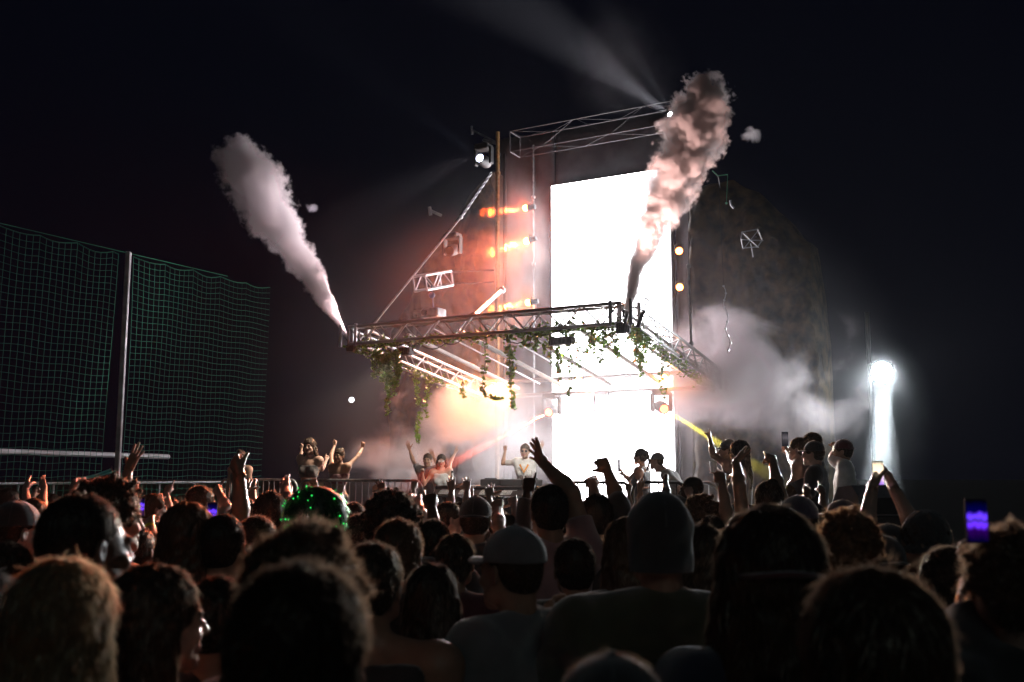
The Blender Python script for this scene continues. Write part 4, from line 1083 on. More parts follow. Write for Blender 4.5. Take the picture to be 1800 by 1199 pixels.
def make_hair(style, h, seed):
    """hair solid round the canonical head; returns (V, Q) plus strand sheets"""
    r = random.Random(seed); F_ = Field((-.16, -.2, -.5 if style in ('long', 'longwide', 'wavy') else -.2), (.16, .15, .24), h)
    big = {'buzz': .002, 'short': .010, 'curly': .022, 'messy': .018, 'afro': .045, 'long': .014, 'longwide': .02, 'wavy': .018, 'bun': .010, 'pony': .010, 'quiff': .012}[style]
    F_.ell((0, -.020, .040), (.076 + big, .095 + big, .088 + big), 0)
    F_.ell((0, -.045, -.005), (.068 + big * .8, .062 + big, .075 + big * .5), .02)
    # carve the face and keep the ears free
    F_.ell((0, .115, -.045), (.072, .075, .100), .015, 's')
    if style not in ('long', 'longwide', 'wavy', 'afro'):
        for sx in (-1, 1): F_.ell((sx * .085, .012, -.028), (.03, .035, .04), .01, 's')
        F_.cut((0, 0, -.085), (0, .3, -1))
    if style in ('curly', 'messy', 'afro', 'quiff', 'wavy'):
        for k in range({'curly': 130, 'messy': 60, 'afro': 120, 'quiff': 40, 'wavy': 40}[style]):
            th = r.uniform(0, 2 * math.pi); ph = math.acos(r.uniform(-.25, 1)); c = np.array((math.sin(ph) * math.cos(th), math.sin(ph) * math.sin(th), math.cos(ph)))
            if c[1] > .45 and c[2] < .55: continue
            p = np.array((0, -.022, .038)) + c * np.array((.078 + big, .096 + big, .090 + big)); rr = r.uniform(.008, .017)
            e = p + c * r.uniform(.0, .012) + np.array([r.gauss(0, .008) for _ in range(3)]); F_.cap(p, e, rr, rr * .7, .005)
    if style == 'quiff':
        for k in range(14): F_.cap((r.uniform(-.05, .05), .03, .12), (r.uniform(-.05, .05), r.uniform(.06, .09), r.uniform(.12, .15)), .018, .008, .01)
    if style in ('long', 'longwide', 'wavy'):
        w = 1.0 if style == 'long' else 1.35
        n = 30
        for k in range(n):
            th = math.pi * (-.08 + 1.16 * k / (n - 1)); x = math.cos(th); y = -math.sin(th)
            p = [np.array((x * .078, y * .085 - .015, .01))]
            L = r.uniform(.30, .42)
            for j in range(1, 8):
                f = j / 7; p.append(np.array((x * (.080 + .035 * w * f) + (.012 * math.sin(f * 13 + k * 1.3) if style == 'wavy' else .004 * math.sin(f * 7 + k)), y * (.082 + .02 * f) - .018 - .02 * f + (.01 * math.cos(f * 12 + k * 2.1) if style == 'wavy' else 0), .01 - L * f)))
            for j in range(7): F_.cap(p[j], p[j + 1], .020 - .0012 * j, .019 - .0015 * j, .008)
    if style == 'bun':
        F_.ell((0, -.10, .115), (.038, .034, .034), .01)
    if style == 'pony':
        F_.ell((0, -.115, .07), (.03, .028, .03), .01); pr = None
        q = np.array((0, -.12, .06))
        for j in range(9): n_ = q + np.array((.006 * math.sin(j), -.012 + .004 * j, -.035)); F_.cap(q, n_, .022 - .0012 * j, .022 - .0012 * j - .001, .01); q = n_
    F_.wrinkle(.0022 if style != 'buzz' else .0006, 95, seed)
    return F_.mesh()

def strands(Vh, Qh, style, n, seed, w=.0011):
    """thin tapering strips standing on the hair solid"""
    r = np.random.default_rng(seed); P = Vh[Qh]; c = P.mean(1); nm = np.cross(P[:, 2] - P[:, 0], P[:, 3] - P[:, 1]); nm /= (np.linalg.norm(nm, axis=1, keepdims=True) + 1e-9)
    i = r.integers(0, len(Qh), n); p = c[i]; d = nm[i]
    L = {'buzz': .006, 'short': .013, 'curly': .022, 'messy': .022, 'afro': .03, 'long': .032, 'longwide': .034, 'wavy': .040, 'bun': .02, 'pony': .03, 'quiff': .022}[style] * r.uniform(.5, 1.3, (n, 1))
    flow = np.zeros((n, 3)); 
    if style in ('long', 'longwide', 'wavy', 'pony', 'bun'): flow[:, 2] = -1.0; flow += .25 * r.normal(size=(n, 3)); k1 = .12
    elif style in ('short', 'buzz', 'quiff'): flow = np.stack([.1 * r.normal(size=n), -.5 + .3 * r.normal(size=n), -.4 + 0 * p[:, 2]], 1); k1 = .45
    else: flow = r.normal(size=(n, 3)) * .8; k1 = .8
    flow -= (flow * d).sum(1, keepdims=True) * d * .9
    S_ = 4; pts = [p]; dd = d * k1 + flow * (1 - k1 * .6); dd /= np.linalg.norm(dd, axis=1, keepdims=True) + 1e-9
    curl = {'curly': 1.3, 'afro': 1.5, 'messy': .7, 'wavy': .3}.get(style, .15)
    for j in range(S_):
        dd = dd + curl * .6 * r.normal(size=(n, 3)) + flow * .15; dd /= np.linalg.norm(dd, axis=1, keepdims=True) + 1e-9
        pts.append(pts[-1] + dd * L / S_)
    side = np.cross(dd, r.normal(size=(n, 3))); side /= np.linalg.norm(side, axis=1, keepdims=True) + 1e-9
    V_ = []; 
    for j, q in enumerate(pts):
        ww = w * (1 - .8 * j / S_); V_ += [q - side * ww, q + side * ww]
    V_ = np.stack(V_, 1).reshape(-1, 3); m = 2 * (S_ + 1); b = np.arange(n)[:, None] * m
    Q = np.concatenate([b + np.array([[2 * j, 2 * j + 1, 2 * j + 3, 2 * j + 2]]) for j in range(S_)])
    return V_, Q
HAIRS = {}
def hair_mesh(style, h, seed, ns):
    k = (style, h, seed, ns)
    if k not in HAIRS:
        Vh, Qh = make_hair(style, h, seed)
        nb = len(Qh)
        if ns:
            v2, q2 = strands(Vh, Qh, style, ns, seed, .0009 if h < .006 else .0014); Qh = np.concatenate([Qh, q2 + len(Vh)]); Vh = np.concatenate([Vh, v2])
        HAIRS[k] = (Vh, Qh, (np.arange(len(Qh)) >= nb).astype(int))
    return HAIRS[k]

def make_hat(kind_, h):
    F_ = Field((-.17, -.17, -.05), (.17, .24, .2), h)
    if kind_ in ('cap', 'cap_back'):
        sy = 1 if kind_ == 'cap' else -1
        F_.ell((0, -.02, .045), (.089, .106, .094), 0); F_.cut((0, 0, .032), (0, 0, -1))
        F_.ell((0, -.02, .03), (.080, .097, .088), 0, 's')
        G = Field((-.17, -.2, -.05), (.17, .24, .2), h)
        # brim: a thin curved plate
        X, Y, Z = F_.ax[0][:, None, None], F_.ax[1][None, :, None], F_.ax[2][None, None, :]
        zz = .040 - 2.2 * X ** 2 - .06 * (Y * sy - .07); d1 = np.abs(Z - zz) - .0045
        d2 = np.sqrt((X / 1.0) ** 2 + ((Y * sy - .07) / 1.05) ** 2) - .078; d3 = -(Y * sy - .045)
        d = np.maximum(np.maximum(d1, d2), d3); F_.f = np.minimum(F_.f, d.astype(np.float32))
        F_.ell((0, -.02, .140), (.009, .009, .006), .003)
        if sy < 0: F_.ell((0, .085, .045), (.034, .05, .026), .002, 's')
    elif kind_ == 'beanie':
        F_.ell((0, -.022, .035), (.086, .102, .120), 0); F_.cut((0, 0, -.035), (0, -.15, -1))
        F_.ell((0, -.02, .01), (.079, .095, .095), 0, 's')
        for a, b, rr in ((0, 0, 0),):
            n = 26
            for k in range(n):
                t0 = 2 * math.pi * k / n; t1 = 2 * math.pi * (k + 1) / n
                F_.cap((.078 * math.cos(t0), -.022 + .094 * math.sin(t0), -.012), (.078 * math.cos(t1), -.022 + .094 * math.sin(t1), -.012), .012, .012, .012)
        F_.wrinkle(.0012, 160, 1)
    elif kind_ == 'slouch':
        F_.cap((0, -.036, -.11), (0, -.024, .050), .087, .091, 0); F_.ell((0, -.022, .06), (.089, .100, .098), .01)
        F_.ell((0, .11, -.06), (.085, .095, .13), .01, 's'); F_.cut((0, 0, -.12), (0, 0, -1)); F_.wrinkle(.0018, 60, 1)
    elif kind_ == 'bucket':
        F_.cap((0, -.02, .03), (0, -.02, .10), .098, .078, 0, flat=-.035); F_.cut((0, 0, .03), (0, 0, -1)); F_.ell((0, -.02, .02), (.078, .092, .09), 0, 's')
        X, Y, Z = F_.ax[0][:, None, None], F_.ax[1][None, :, None], F_.ax[2][None, None, :]
        R = np.sqrt(X ** 2 + (Y + .02) ** 2); d1 = np.abs(Z - (.045 - .55 * (R - .09))) - .004; d = np.maximum(np.maximum(d1, R - .145), .085 - R); F_.f = np.minimum(F_.f, d.astype(np.float32))
    elif kind_ == 'hood':
        F_.ell((0, -.03, .035), (.106, .125, .118), 0); F_.ell((0, -.04, -.07), (.100, .095, .10), .05); F_.ell((0, .10, -.02), (.075, .10, .105), .02, 's')
        F_.wrinkle(.003, 45, 2)
    return F_.mesh()
HATS = {}
def hat_mesh(k, h):
    if (k, h) not in HATS:
        V1, Q1 = make_hat(k, h)
        if k in ('cap', 'cap_back', 'slouch', 'beanie'):   # raised seams running up to the crown
            b = MB(); e = dict(cap=(.0893, .1063, .0943), cap_back=(.0893, .1063, .0943), slouch=(.0885, .100, .098), beanie=(.0862, .1022, .1202))[k]; c0 = {'slouch': .06, 'beanie': .035}.get(k, .045); cyy = -.022 if k in ('slouch', 'beanie') else -.02
            for j in range(6):
                a = math.pi / 6 + j * math.pi / 3
                b.tube([(e[0] * math.cos(a) * math.cos(w), cyy + e[1] * math.sin(a) * math.cos(w), c0 + e[2] * math.sin(w)) for w in np.linspace(.05, 1.5, 10)], .0016, 4, caps=False)
            Q1 = np.concatenate([Q1, np.array(b.f) + len(V1)]); V1 = np.concatenate([V1, np.array(b.v, np.float32)])
        HATS[(k, h)] = (V1, Q1)
    return HATS[(k, h)]

# ------------------------------------------------------------------ cloth and skin
SKIN = {'pale': (.55, .36, .28), 'tan': (.42, .25, .17), 'brown': (.20, .11, .07), 'dark': (.09, .05, .035)}
def skin_mat(k):
    n = 'skin_' + k
    if n in MATS: return MATS[n]
    c = SKIN[k]; return mat(n, c, .42, 0, color2=tuple(x * .86 for x in c), nscale=25, bump=.12, bscale=160, spec=.5)
def cloth_mat(name, c): return mat('cloth_' + name, c, .85, 0, color2=tuple(x * .75 for x in c), nscale=12, bump=.35, bscale=420, sheen=1.0)
CL = {'black': (.018, .018, .02), 'charcoal': (.05, .05, .055), 'navy': (.03, .04, .09), 'grey': (.22, .22, .23), 'white': (.72, .72, .72), 'pink': (.45, .26, .27),
      'olive': (.09, .10, .05), 'rust': (.28, .11, .06), 'blue': (.07, .12, .25), 'cream': (.5, .45, .36), 'maroon': (.16, .03, .04), 'green': (.04, .15, .07)}
M_EYE = mat('eye', (.08, .07, .07), .15); M_LIP = mat('lips', (.30, .10, .09), .45); M_BROW = mat('brow', (.04, .025, .02), .8)

def unit(v): return v / (np.linalg.norm(v) + 1e-9)
def solve(Sp, L, px, py, root, fwd):
    """point at distance L from Sp that appears at pixel (px, py); the farther or nearer of two by fwd"""
    d = np.array(ray(px, py)); d = d / np.linalg.norm(d); o = np.array((0, 0, CAMZ)); m = Sp - o; tc = m @ d; h2 = m @ m - tc * tc
    if h2 >= L * L: p = o + d * tc; return Sp + unit(p - Sp) * L
    s_ = math.sqrt(L * L - h2); return o + d * (tc + (s_ if fwd > 0 else -s_))

PRESET = {  # arms in the person's own frame (x = side outward, y = forward, z = up), in metres at 1.75 m
 'down': ((.06, -.02, -.28), (.03, .10, -.24), 'relax'),
 'hold': ((.05, .06, -.27), (-.08, .22, .06), 'grip'),
 'up':   ((.12, .05, .26), (.0, .04, .26), 'open'),
 'fist': ((.16, .08, .18), (.0, .03, .26), 'fist'),
 'bent': ((.16, .03, -.22), (.02, .12, .22), 'fist'),
 'front': ((.08, .14, -.2), (-.02, .2, .16), 'relax'),
 'cross': ((.07, .08, -.25), (-.22, .12, .02), 'fist'),
 'clap': ((.10, .16, -.12), (-.17, .12, .20), 'flat'),
}
N_PERS = 0
def person(label, px, ytop, Y, z0=0.0, face=0.0, fem=False, skin='pale', hair='short', hcol='dark', hat=None, hatcol='black', shirt='black', sleeve=.55,
           L='down', R='down', build=1.0, res=None, lean=0.0, headturn=0.0, headtilt=0.0, trousers='black', neckline=0.0, crop=0.0, group=None, seed=None, ns=None, shoulder=1.0, hs=1.0, ret=None, nod=0.0):
    """one figure. px, ytop: pixel of the top of the head; Y: distance; L/R: a preset name or (elbow px, wrist px, hand px, hand pose[, depth sign])"""
    global N_PERS; N_PERS += 1; seed = seed if seed is not None else N_PERS
    tz = {'buzz': .129, 'short': .143, 'curly': .168, 'messy': .165, 'afro': .20, 'long': .145, 'longwide': .150, 'wavy': .155, 'bun': .142, 'pony': .142, 'quiff': .16}.get(hair, .121)
    if hat: tz = {'cap': .142, 'cap_back': .142, 'beanie': .158, 'slouch': .158, 'bucket': .15, 'hood': .156}[hat]
    top = at(px, ytop, Y); H = (top.z - z0) * 1.75 / (1.635 + tz * hs); s = H / 1.75
    foot = Vector((top.x, top.y, z0)); A = math.radians(face)
    root = thing('person', label, 'person', foot, A, group)
    rf = np.array(foot); c_, s_ = math.cos(A), math.sin(A); RT = np.array(((c_, -s_, 0), (s_, c_, 0), (0, 0, 1)))
    toL = lambda w: (w - rf) @ RT      # world -> local (RT^T applied)
    toW = lambda l: rf + RT @ l
    if res is None: res = .010 if Y < 4 else .014 if Y < 9 else .017
    hh = .005 if Y < 5.5 else .007; hp = .0042 if Y < 8 else .0055
    fw = (.92 if fem else 1.0) * build
    P_ = lambda x, y, z: np.array((x * s, y * s, z * s))
    ln = lambda p: p + np.array((0, lean * max(0, p[2] / s - .95) * s, 0))
    hats_up = .0
    hc = ln(P_(0, .02, 1.75 - .115)); sh = [ln(P_(-.172 * fw * shoulder, -.01, 1.425)), ln(P_(.172 * fw * shoulder, -.01, 1.425))]
    hc = hc + np.array((0, .05 * lean, 0))
    # arms
    arms = []
    for side, spec in ((0, L), (1, R)):
        sg = -1 if side == 0 else 1; Sp = sh[side].copy(); lu, lf = .285 * s, .255 * s
        if isinstance(spec, str):
            e_, w_, pose = PRESET[spec]; e = Sp + unit(np.array((e_[0] * sg, e_[1], e_[2]))) * lu; w = e + unit(np.array((w_[0] * sg, w_[1], w_[2]))) * lf
            hd = unit(w - e); palm = np.array((-sg * .8, .5, .0)) if spec in ('down', 'front', 'cross', 'clap') else np.array((0, 1, 0)) if spec != 'hold' else np.array((-sg, .2, .2))
            if spec == 'clap': hd = unit(np.array((-sg * .15, .5, .8))); palm = np.array((-sg, .1, 0))
        else:
            (ex, ey), (wx, wy), (hx, hy), pose = spec[:4]; fwd = spec[4] if len(spec) > 4 else 1
            raise_ = wy < ytop + 30
            if raise_: Sp = Sp + np.array((-sg * .012 * s, 0, .03 * s)); sh[side] = Sp
            SpW = toW(Sp); eW = solve(SpW, lu, ex, ey, foot, fwd); wW = solve(eW, lf, wx, wy, foot, fwd)
            hW = solve(wW, .16 * s, hx, hy, foot, fwd); e, w = toL(eW), toL(wW); hd = unit(toL(hW) - w)
            palm = np.array(spec[5]) if len(spec) > 5 else np.array((0, 1.0, 0))
        arms.append((Sp, e, w, hd, palm, pose, sg))
    pts = np.array([a[i] for a in arms for i in range(3)] + [P_(-.3, -.2, 0), P_(.3, .3, 1.8)]) 
    lo = pts.min(0) - .1; hi = pts.max(0) + .1
    F_ = Field(lo, hi, res)
    def torso(G, o=0.0, low=True):
        G.ell(ln(P_(0, .0, 1.27)), np.array((.158 * fw, .108, .20)) * s + o, 0)
        G.ell(ln(P_(0, .01, 1.08)), np.array((.138 * fw * (.9 if fem else 1), .10, .16)) * s + o, .06)
        if fem:
            for sx in (-1, 1): G.ell(ln(P_(sx * .068, .085, 1.25)), np.array((.058, .052, .058)) * s + o, .03)
        if low: G.ell(P_(0, -.0, .94), np.array((.168 * (1.0 if fem else .97), .115, .13)) * s + o, .06)
        for i, sx in ((0, -1), (1, 1)):
            G.cap(ln(P_(sx * .03, -.02, 1.475)), sh[i] + np.array((0, 0, .0)), .045 * s + o, .058 * s + o, .04)
            G.ell(sh[i] + np.array((0, 0, -.012 * s)), np.array((.062, .064, .066)) * s * (1 if not fem else .88) + o, .035)
            G.cap(ln(P_(sx * .09, -.01, 1.32)), sh[i], .08 * s + o, .055 * s + o, .05)
    torso(F_)
    F_.cap(ln(P_(0, -.022, 1.42)), hc + P_(0, -.028, -.06), (.05 if fem else .059) * s, (.047 if fem else .056) * s, .03)
    for Sp, e, w, hd, palm, pose, sg in arms:
        k = (.84 if fem else 1.0) * (build ** .5)
        F_.cap(Sp, e, .052 * s * k, .037 * s * k, .03); mid = e + (w - e) * .28
        F_.cap(e, mid, .038 * s * k, .041 * s * k, .02); F_.cap(mid, w, .041 * s * k, .0255 * s * k, .02)
    for sx in (-1, 1):
        hip = P_(sx * .088, 0, .90); kn = P_(sx * .10, .02, .48); an = P_(sx * .11, -.01, .085)
        F_.cap(hip, kn, .085 * s, .056 * s, .04); F_.cap(kn, P_(sx * .105, -.01, .33), .055 * s, .056 * s, .03); F_.cap(P_(sx * .105, -.01, .33), an, .056 * s, .038 * s, .03)
        F_.cap(an - P_(0, 0, .04), P_(sx * .13, .15, .03), .042 * s, .030 * s, .03)
    Vb, Qb = F_.mesh(); V_ = [Vb]; Q_ = [Qb]; mi = [np.zeros(len(Qb), int)]; off = len(Vb)
    # head
    hr = R3x('Z', math.radians(headturn)) @ R3x('Y', math.radians(headtilt)) @ R3x('X', math.radians(-nod)); hsz = s * hs * (.97 if fem else 1.0)
    Vh, Qh = head_mesh(hh, fem); V_.append((Vh * hsz) @ hr.T + hc); Q_.append(Qh + off); mi.append(head_mats(Vh, Qh)); off += len(Vh)
    hands_w = []
    for Sp, e, w, hd, palm, pose, sg in arms:
        Vm, Qm = hand_mesh(hp, pose); z = hd; y = palm - (palm @ z) * z; y = unit(y); x = np.cross(y, z)
        v = Vm.copy(); q = Qm
        # canonical hand has its thumb towards -x: as the person faces away with raised arm that is the right hand's inner side
        if sg < 0: v[:, 0] *= -1; q = Qm[:, ::-1]
        M = np.stack([x, y, z], 1); k = s * (.9 if fem else 1.0)
        V_.append((v * k) @ M.T + w); Q_.append(q + off); mi.append(np.zeros(len(q), int)); off += len(v); hands_w.append((w, M, k))
    me = np_mesh('body', np.concatenate(V_), np.concatenate(Q_), [skin_mat(skin), M_EYE, M_LIP, M_BROW], np.concatenate(mi))
    link('body', me, root)
    # shirt
    tight = .010 if fem else .016
    G = Field(P_(-.33, -.25, .80), P_(.33, .3, 1.56), res)
    lo2 = np.minimum(G.lo, np.array([np.minimum(a[0], a[1]) for a in arms]).min(0) - .1); hi2 = np.maximum(G.lo + G.n * G.h, np.array([np.maximum(a[0], a[2]) for a in arms]).max(0) + .1)
    if sleeve > 1: 
        lo2 = np.minimum(lo2, np.array([a[2] for a in arms]).min(0) - .1); hi2 = np.maximum(hi2, np.array([a[2] for a in arms]).max(0) + .1)
    G = Field(lo2, hi2, res); torso(G, tight)
    if not fem: G.ell(P_(0, 0, 1.0), np.array((.165 * fw, .118, .15)) * s + tight, .05)
    if sleeve > 0:
        for Sp, e, w, hd, palm, pose, sg in arms:
            k = (.84 if fem else 1.0) * build ** .5; f = min(1, sleeve); q = Sp + (e - Sp) * f
            G.cap(Sp, q, .056 * s * k + tight, (.050 if sleeve < 1 else .040) * s * k + tight, .03, flat=.0 if sleeve < 1 else None)
            if sleeve > 1: q2 = e + (w - e) * min(.96, sleeve - 1); G.cap(e, q2, .042 * s * k + tight * .8, .032 * s * k + tight * .8, .03, flat=0.0)
    hem = (1.02 + crop if crop else .86) * s; G.cut((0, 0, hem), (0, 0, -1))
    if neckline or sleeve == 0: G.cut(P_(0, .0, 1.43 - neckline), (0, .35 if fem else .1, 1))
    G.wrinkle(.0050 if not fem else .003, 24, seed); G.wrinkle(.0016, 61, seed * 1.7)
    if sleeve == 0:
        for i, sx in ((0, -1), (1, 1)): G.ell(sh[i] + P_(sx * .02, 0, -.01), np.array((.085, .10, .11)) * s, .015, 's')
    Vs, Qs = G.mesh()
    if len(Qs): link('shirt', np_mesh('shirt', Vs, Qs, [cloth_mat(shirt, CL[shirt])]), root)
    # trousers
    T = Field(P_(-.28, -.2, .05), P_(.28, .22, 1.1), .02); T.ell(P_(0, 0, .94), np.array((.172, .12, .12)) * s + .008, 0)
    for sx in (-1, 1):
        T.cap(P_(sx * .088, 0, .90), P_(sx * .10, .02, .48), .092 * s, .07 * s, .04); T.cap(P_(sx * .10, .02, .48), P_(sx * .11, -.01, .1), .07 * s, .058 * s, .03, flat=0)
    T.cut((0, 0, 1.0 * s), (0, 0, 1)); Vt, Qt = T.mesh(); link('trousers', np_mesh('trousers', Vt, Qt, [cloth_mat(trousers, CL[trousers])]), root)
    # hair and hat
    tf = lambda V0, k=1.0: ((V0 * hsz * k) @ hr.T + hc)
    if hair:
        n_ = ns if ns is not None else (5200 if Y < 2.6 else 3000 if Y < 5 else 1200 if Y < 8 else 250 if z0 < .1 else 1300)
        V0, Q0, I0 = hair_mesh(hair, .0055 if Y < 5 else .009, (seed % 3) + 1, n_); hm = hair_material('hair_' + hcol, *HAIRC[hcol])
        link('hair', np_mesh('hair', tf(V0), Q0, [hm, strand_material('strands_' + hcol, *HAIRC[hcol])], I0), root)
    if hat:
        V0, Q0 = hat_mesh(hat, .0045 if Y < 6 else .006); nm = 'hood' if hat == 'hood' else 'hat' if hat == 'bucket' else 'beanie' if hat in ('beanie', 'slouch') else 'cap'
        link(nm, np_mesh(nm, tf(V0, 1.02), Q0, [cloth_mat(hatcol, CL[hatcol])]), root)
    info = dict(root=root, hc=hc, hs=hsz, hr=hr, hands=hands_w, toW=toW, s=s, RT=RT)
    return info

def headbits(info, builder, name, m):
    """a small part worn on the head, given in the canonical head frame"""
    b = MB(); builder(b); o = b.build(name, m, info['root']); hr = Matrix(info['hr'].tolist()).to_4x4()
    o.matrix_local = Matrix.Translation(Vector(info['hc'])) @ hr @ Matrix.Scale(float(info['hs']), 4); return o
def glasses(info, m=None):
    def f(b):
        for sx in (-1, 1):
            b.tube([(sx * .032 + .021 * math.cos(a), .104, .0 + .017 * math.sin(a)) for a in np.linspace(0, 2 * math.pi, 13)], .002, 4, caps=False)
            b.sphere((sx * .032, .103, 0), (.020, .003, .016), 10, 6); b.tube([(sx * .053, .102, .004), (sx * .078, .02, .004)], .0018, 4)
        b.tube([(-.011, .105, .004), (.011, .105, .004)], .002, 4)
    return headbits(info, f, 'sunglasses', m or M_BLACKM)
def earring(info, side, m): return headbits(info, lambda b: b.sphere((side * .086, -.005, -.042), .007, 10, 8), 'earring', m)
def at_hand(info, side, off):
    w, M, k = info['hands'][side]; p = np.array(w) + M @ (np.array(off) * k); return Vector(info['toW'](p)), Matrix((info['RT'] @ M).tolist())
def phone(label, p, rotm, scr, strength=1.2, w=.072, hgt=.15, screen_side=-1, cells=None):
    t = thing('phone', label, 'phone', p); t.rotation_mode = 'QUATERNION'; t.rotation_quaternion = rotm.to_quaternion()
    b = MB(); b.box((0, 0, 0), (w, .009, hgt), bev=.003); b.build('case', M_BLACKM, t, smooth=False)
    y = screen_side * .0056
    e = MB(); e.add([(-w * .46, y, -hgt * .46), (w * .46, y, -hgt * .46), (w * .46, y, hgt * .46), (-w * .46, y, hgt * .46)], [(0, 1, 2, 3)])
    e.build('screen', scr, t, smooth=False)
    for k in range(2):
        b = MB(); b.tube([(w * .28, -y, hgt * (.40 - .1 * k)), (w * .28, -y * 1.5, hgt * (.40 - .1 * k))], .007, 10); b.build('camera_lens', M_GLASSLENS, t)
    return t
def screen_mat(name, stops, strength):
    """what a phone display shows: soft horizontal bands of colour (a small picture of the stage)"""
    m = bpy.data.materials.new(name); m.use_nodes = True; nt = m.node_tree; nt.nodes.clear()
    o = nt.nodes.new('ShaderNodeOutputMaterial'); e = nt.nodes.new('ShaderNodeEmission'); tc = nt.nodes.new('ShaderNodeTexCoord'); sx = nt.nodes.new('ShaderNodeSeparateXYZ')
    nt.links.new(tc.outputs['Generated'], sx.inputs[0]); n = nt.nodes.new('ShaderNodeTexNoise'); n.inputs['Scale'].default_value = 4; nt.links.new(tc.outputs['Generated'], n.inputs['Vector'])
    v = math_node(nt, 'ADD', sx.outputs['Z'], math_node(nt, 'MULTIPLY', math_node(nt, 'SUBTRACT', n.outputs['Fac'], .5), .25))
    r = nt.nodes.new('ShaderNodeValToRGB'); el = r.color_ramp.elements; el[0].position = stops[0][0]; el[0].color = (*stops[0][1], 1); el[1].position = stops[-1][0]; el[1].color = (*stops[-1][1], 1)
    for p_, c in stops[1:-1]: x = el.new(p_); x.color = (*c, 1)
    nt.links.new(v, r.inputs[0]); nt.links.new(r.outputs[0], e.inputs[0]); e.inputs[1].default_value = strength; nt.links.new(e.outputs[0], o.inputs[0]); return m
# ------------------------------------------------------------------ people on the stage and the riser
GST = 'guests and performers on the stage'; GCR = 'people in the crowd'
Pn = person
# performer behind the table (faces the camera, so L is the arm at the right of the picture)
d = Pn('performer in a white and orange striped jersey cheering behind the table, arms up', 923, 779, 16.9, DECK, 172, fem=True, skin='tan', hair='bun', hcol='dark', shirt='white', sleeve=.75, crop=.13,
   L=((948, 812), (950, 789), (957, 770), 'open'), R=((884, 815), (888, 792), (888, 774), 'fist'), trousers='black', res=.011, group=GST)
glasses(d)
# coloured bib and number on the jersey
jr = d['root']; 
b = MB(); z0_ = 1.40 * d['s']
for sx in (-1, 1): b.prism([(sx * .085, .135, z0_ - .0), (sx * .06, .145, z0_ + .015), (sx * .0, .165, z0_ - .10), (sx * .0, .165, z0_ - .14)], (0, .012, 0))
b.build('orange_collar', mat('orange_trim', (.75, .30, .03), .7), jr, smooth=False)
b = MB(); zz = 1.15 * d['s']
def stroke(b, pts, y, w=.011):
    for (x0, q0_), (x1, q1_) in zip(pts[:-1], pts[1:]):
        dx, dz = x1 - x0, q1_ - q0_; l = math.hypot(dx, dz); nx, nz2 = -dz / l * w, dx / l * w
        b.prism([(x0 + nx, y, q0_ + nz2), (x1 + nx, y, q1_ + nz2), (x1 - nx, y, q1_ - nz2), (x0 - nx, y, q0_ - nz2)], (0, .006, 0))
X0 = .075  # mirrored: the person faces the camera
stroke(b, [(X0, zz + .06), (X0 - .05, zz + .06), (X0 - .05, zz + .0), (X0, zz - .05), (X0 - .055, zz - .05)], .148)
stroke(b, [(X0 - .085, zz + .045), (X0 - .105, zz + .06), (X0 - .105, zz - .055)], .148)
b.build('jersey_number', M_PRD, jr, smooth=False)
b = MB()
for k in range(7):
    for sx in (-1, 1): x = sx * (.04 + .025 * k); b.prism([(x, .15 - abs(x) * .35, 1.32 * d['s'] - k * .004), (x + sx * .006, .15 - abs(x) * .35, 1.32 * d['s'] - k * .004), (x + sx * .02, .15 - abs(x) * .3, 1.10 * d['s']), (x + sx * .014, .15 - abs(x) * .3, 1.10 * d['s'])], (0, .004, 0))
b.build('jersey_stripe', M_PRD, jr, smooth=False)

d = Pn('dancing woman with long curly dark hair in a black crop top, fists raised', 545, 768, 15.6, DECK, 170, fem=True, skin='pale', hair='wavy', hcol='dark', shirt='black', sleeve=0, crop=.14, neckline=.05,
   L=((566, 825), (574, 808), (578, 800), 'fist'), R=((528, 808), (531, 790), (532, 780), 'fist'), group=GST, headtilt=6, ns=1500)
d = Pn('dancing woman in a maroon top with both arms thrown up above the barrier', 597, 787, 15.4, DECK, 160, fem=True, skin='tan', hair='bun', hcol='dark', shirt='maroon', sleeve=0, crop=.14, neckline=.06,
   L=((628, 803), (638, 786), (641, 768), 'fist'), R=((582, 800), (588, 783), (590, 768), 'fist'), group=GST)
d = Pn('person half hidden in smoke stretching one arm up left of the table', 752, 796, 16.8, DECK, 175, fem=False, skin='tan', hair='short', hcol='dark', shirt='charcoal', L=((772, 822), (762, 803), (757, 789), 'open'), R=((727, 812), (716, 778), (710, 758), 'open'), group=GST)
d = Pn('person in white rimmed sunglasses standing in the smoke with a raised arm', 776, 797, 16.4, DECK, 182, fem=True, skin='pale', hair='long', hcol='black', shirt='white', sleeve=0, L=((792, 812), (800, 796), (806, 784), 'peace'), R='bent', group=GST)
glasses(d, mat('white_plastic', (.8, .8, .8), .3))
d = Pn('woman with dark plaited hair standing before the glowing screen, filming with her phone', 1127, 787, 13.4, DECK, 62, fem=True, skin='tan', hair='pony', hcol='black', shirt='charcoal', sleeve=0, neckline=.04,
   L=((1106, 842), (1094, 832), (1090, 820), 'grip'), R=((1112, 850), (1098, 838), (1092, 828), 'grip'), group=GST, ns=900)
S_DARK = screen_mat('phone_screen_dark', [(0, (.02, .02, .03)), (.4, (.1, .09, .1)), (.6, (.25, .22, .25)), (1, (.03, .03, .04))], .5)
S_PUR = screen_mat('phone_screen_purple', [(0, (.0, .0, .01)), (.28, (.01, .0, .04)), (.42, (.10, .02, .75)), (.50, (.02, .01, .10)), (.62, (.10, .03, .85)), (.74, (.0, .0, .03)), (1, (.0, .0, .0))], 2.2)
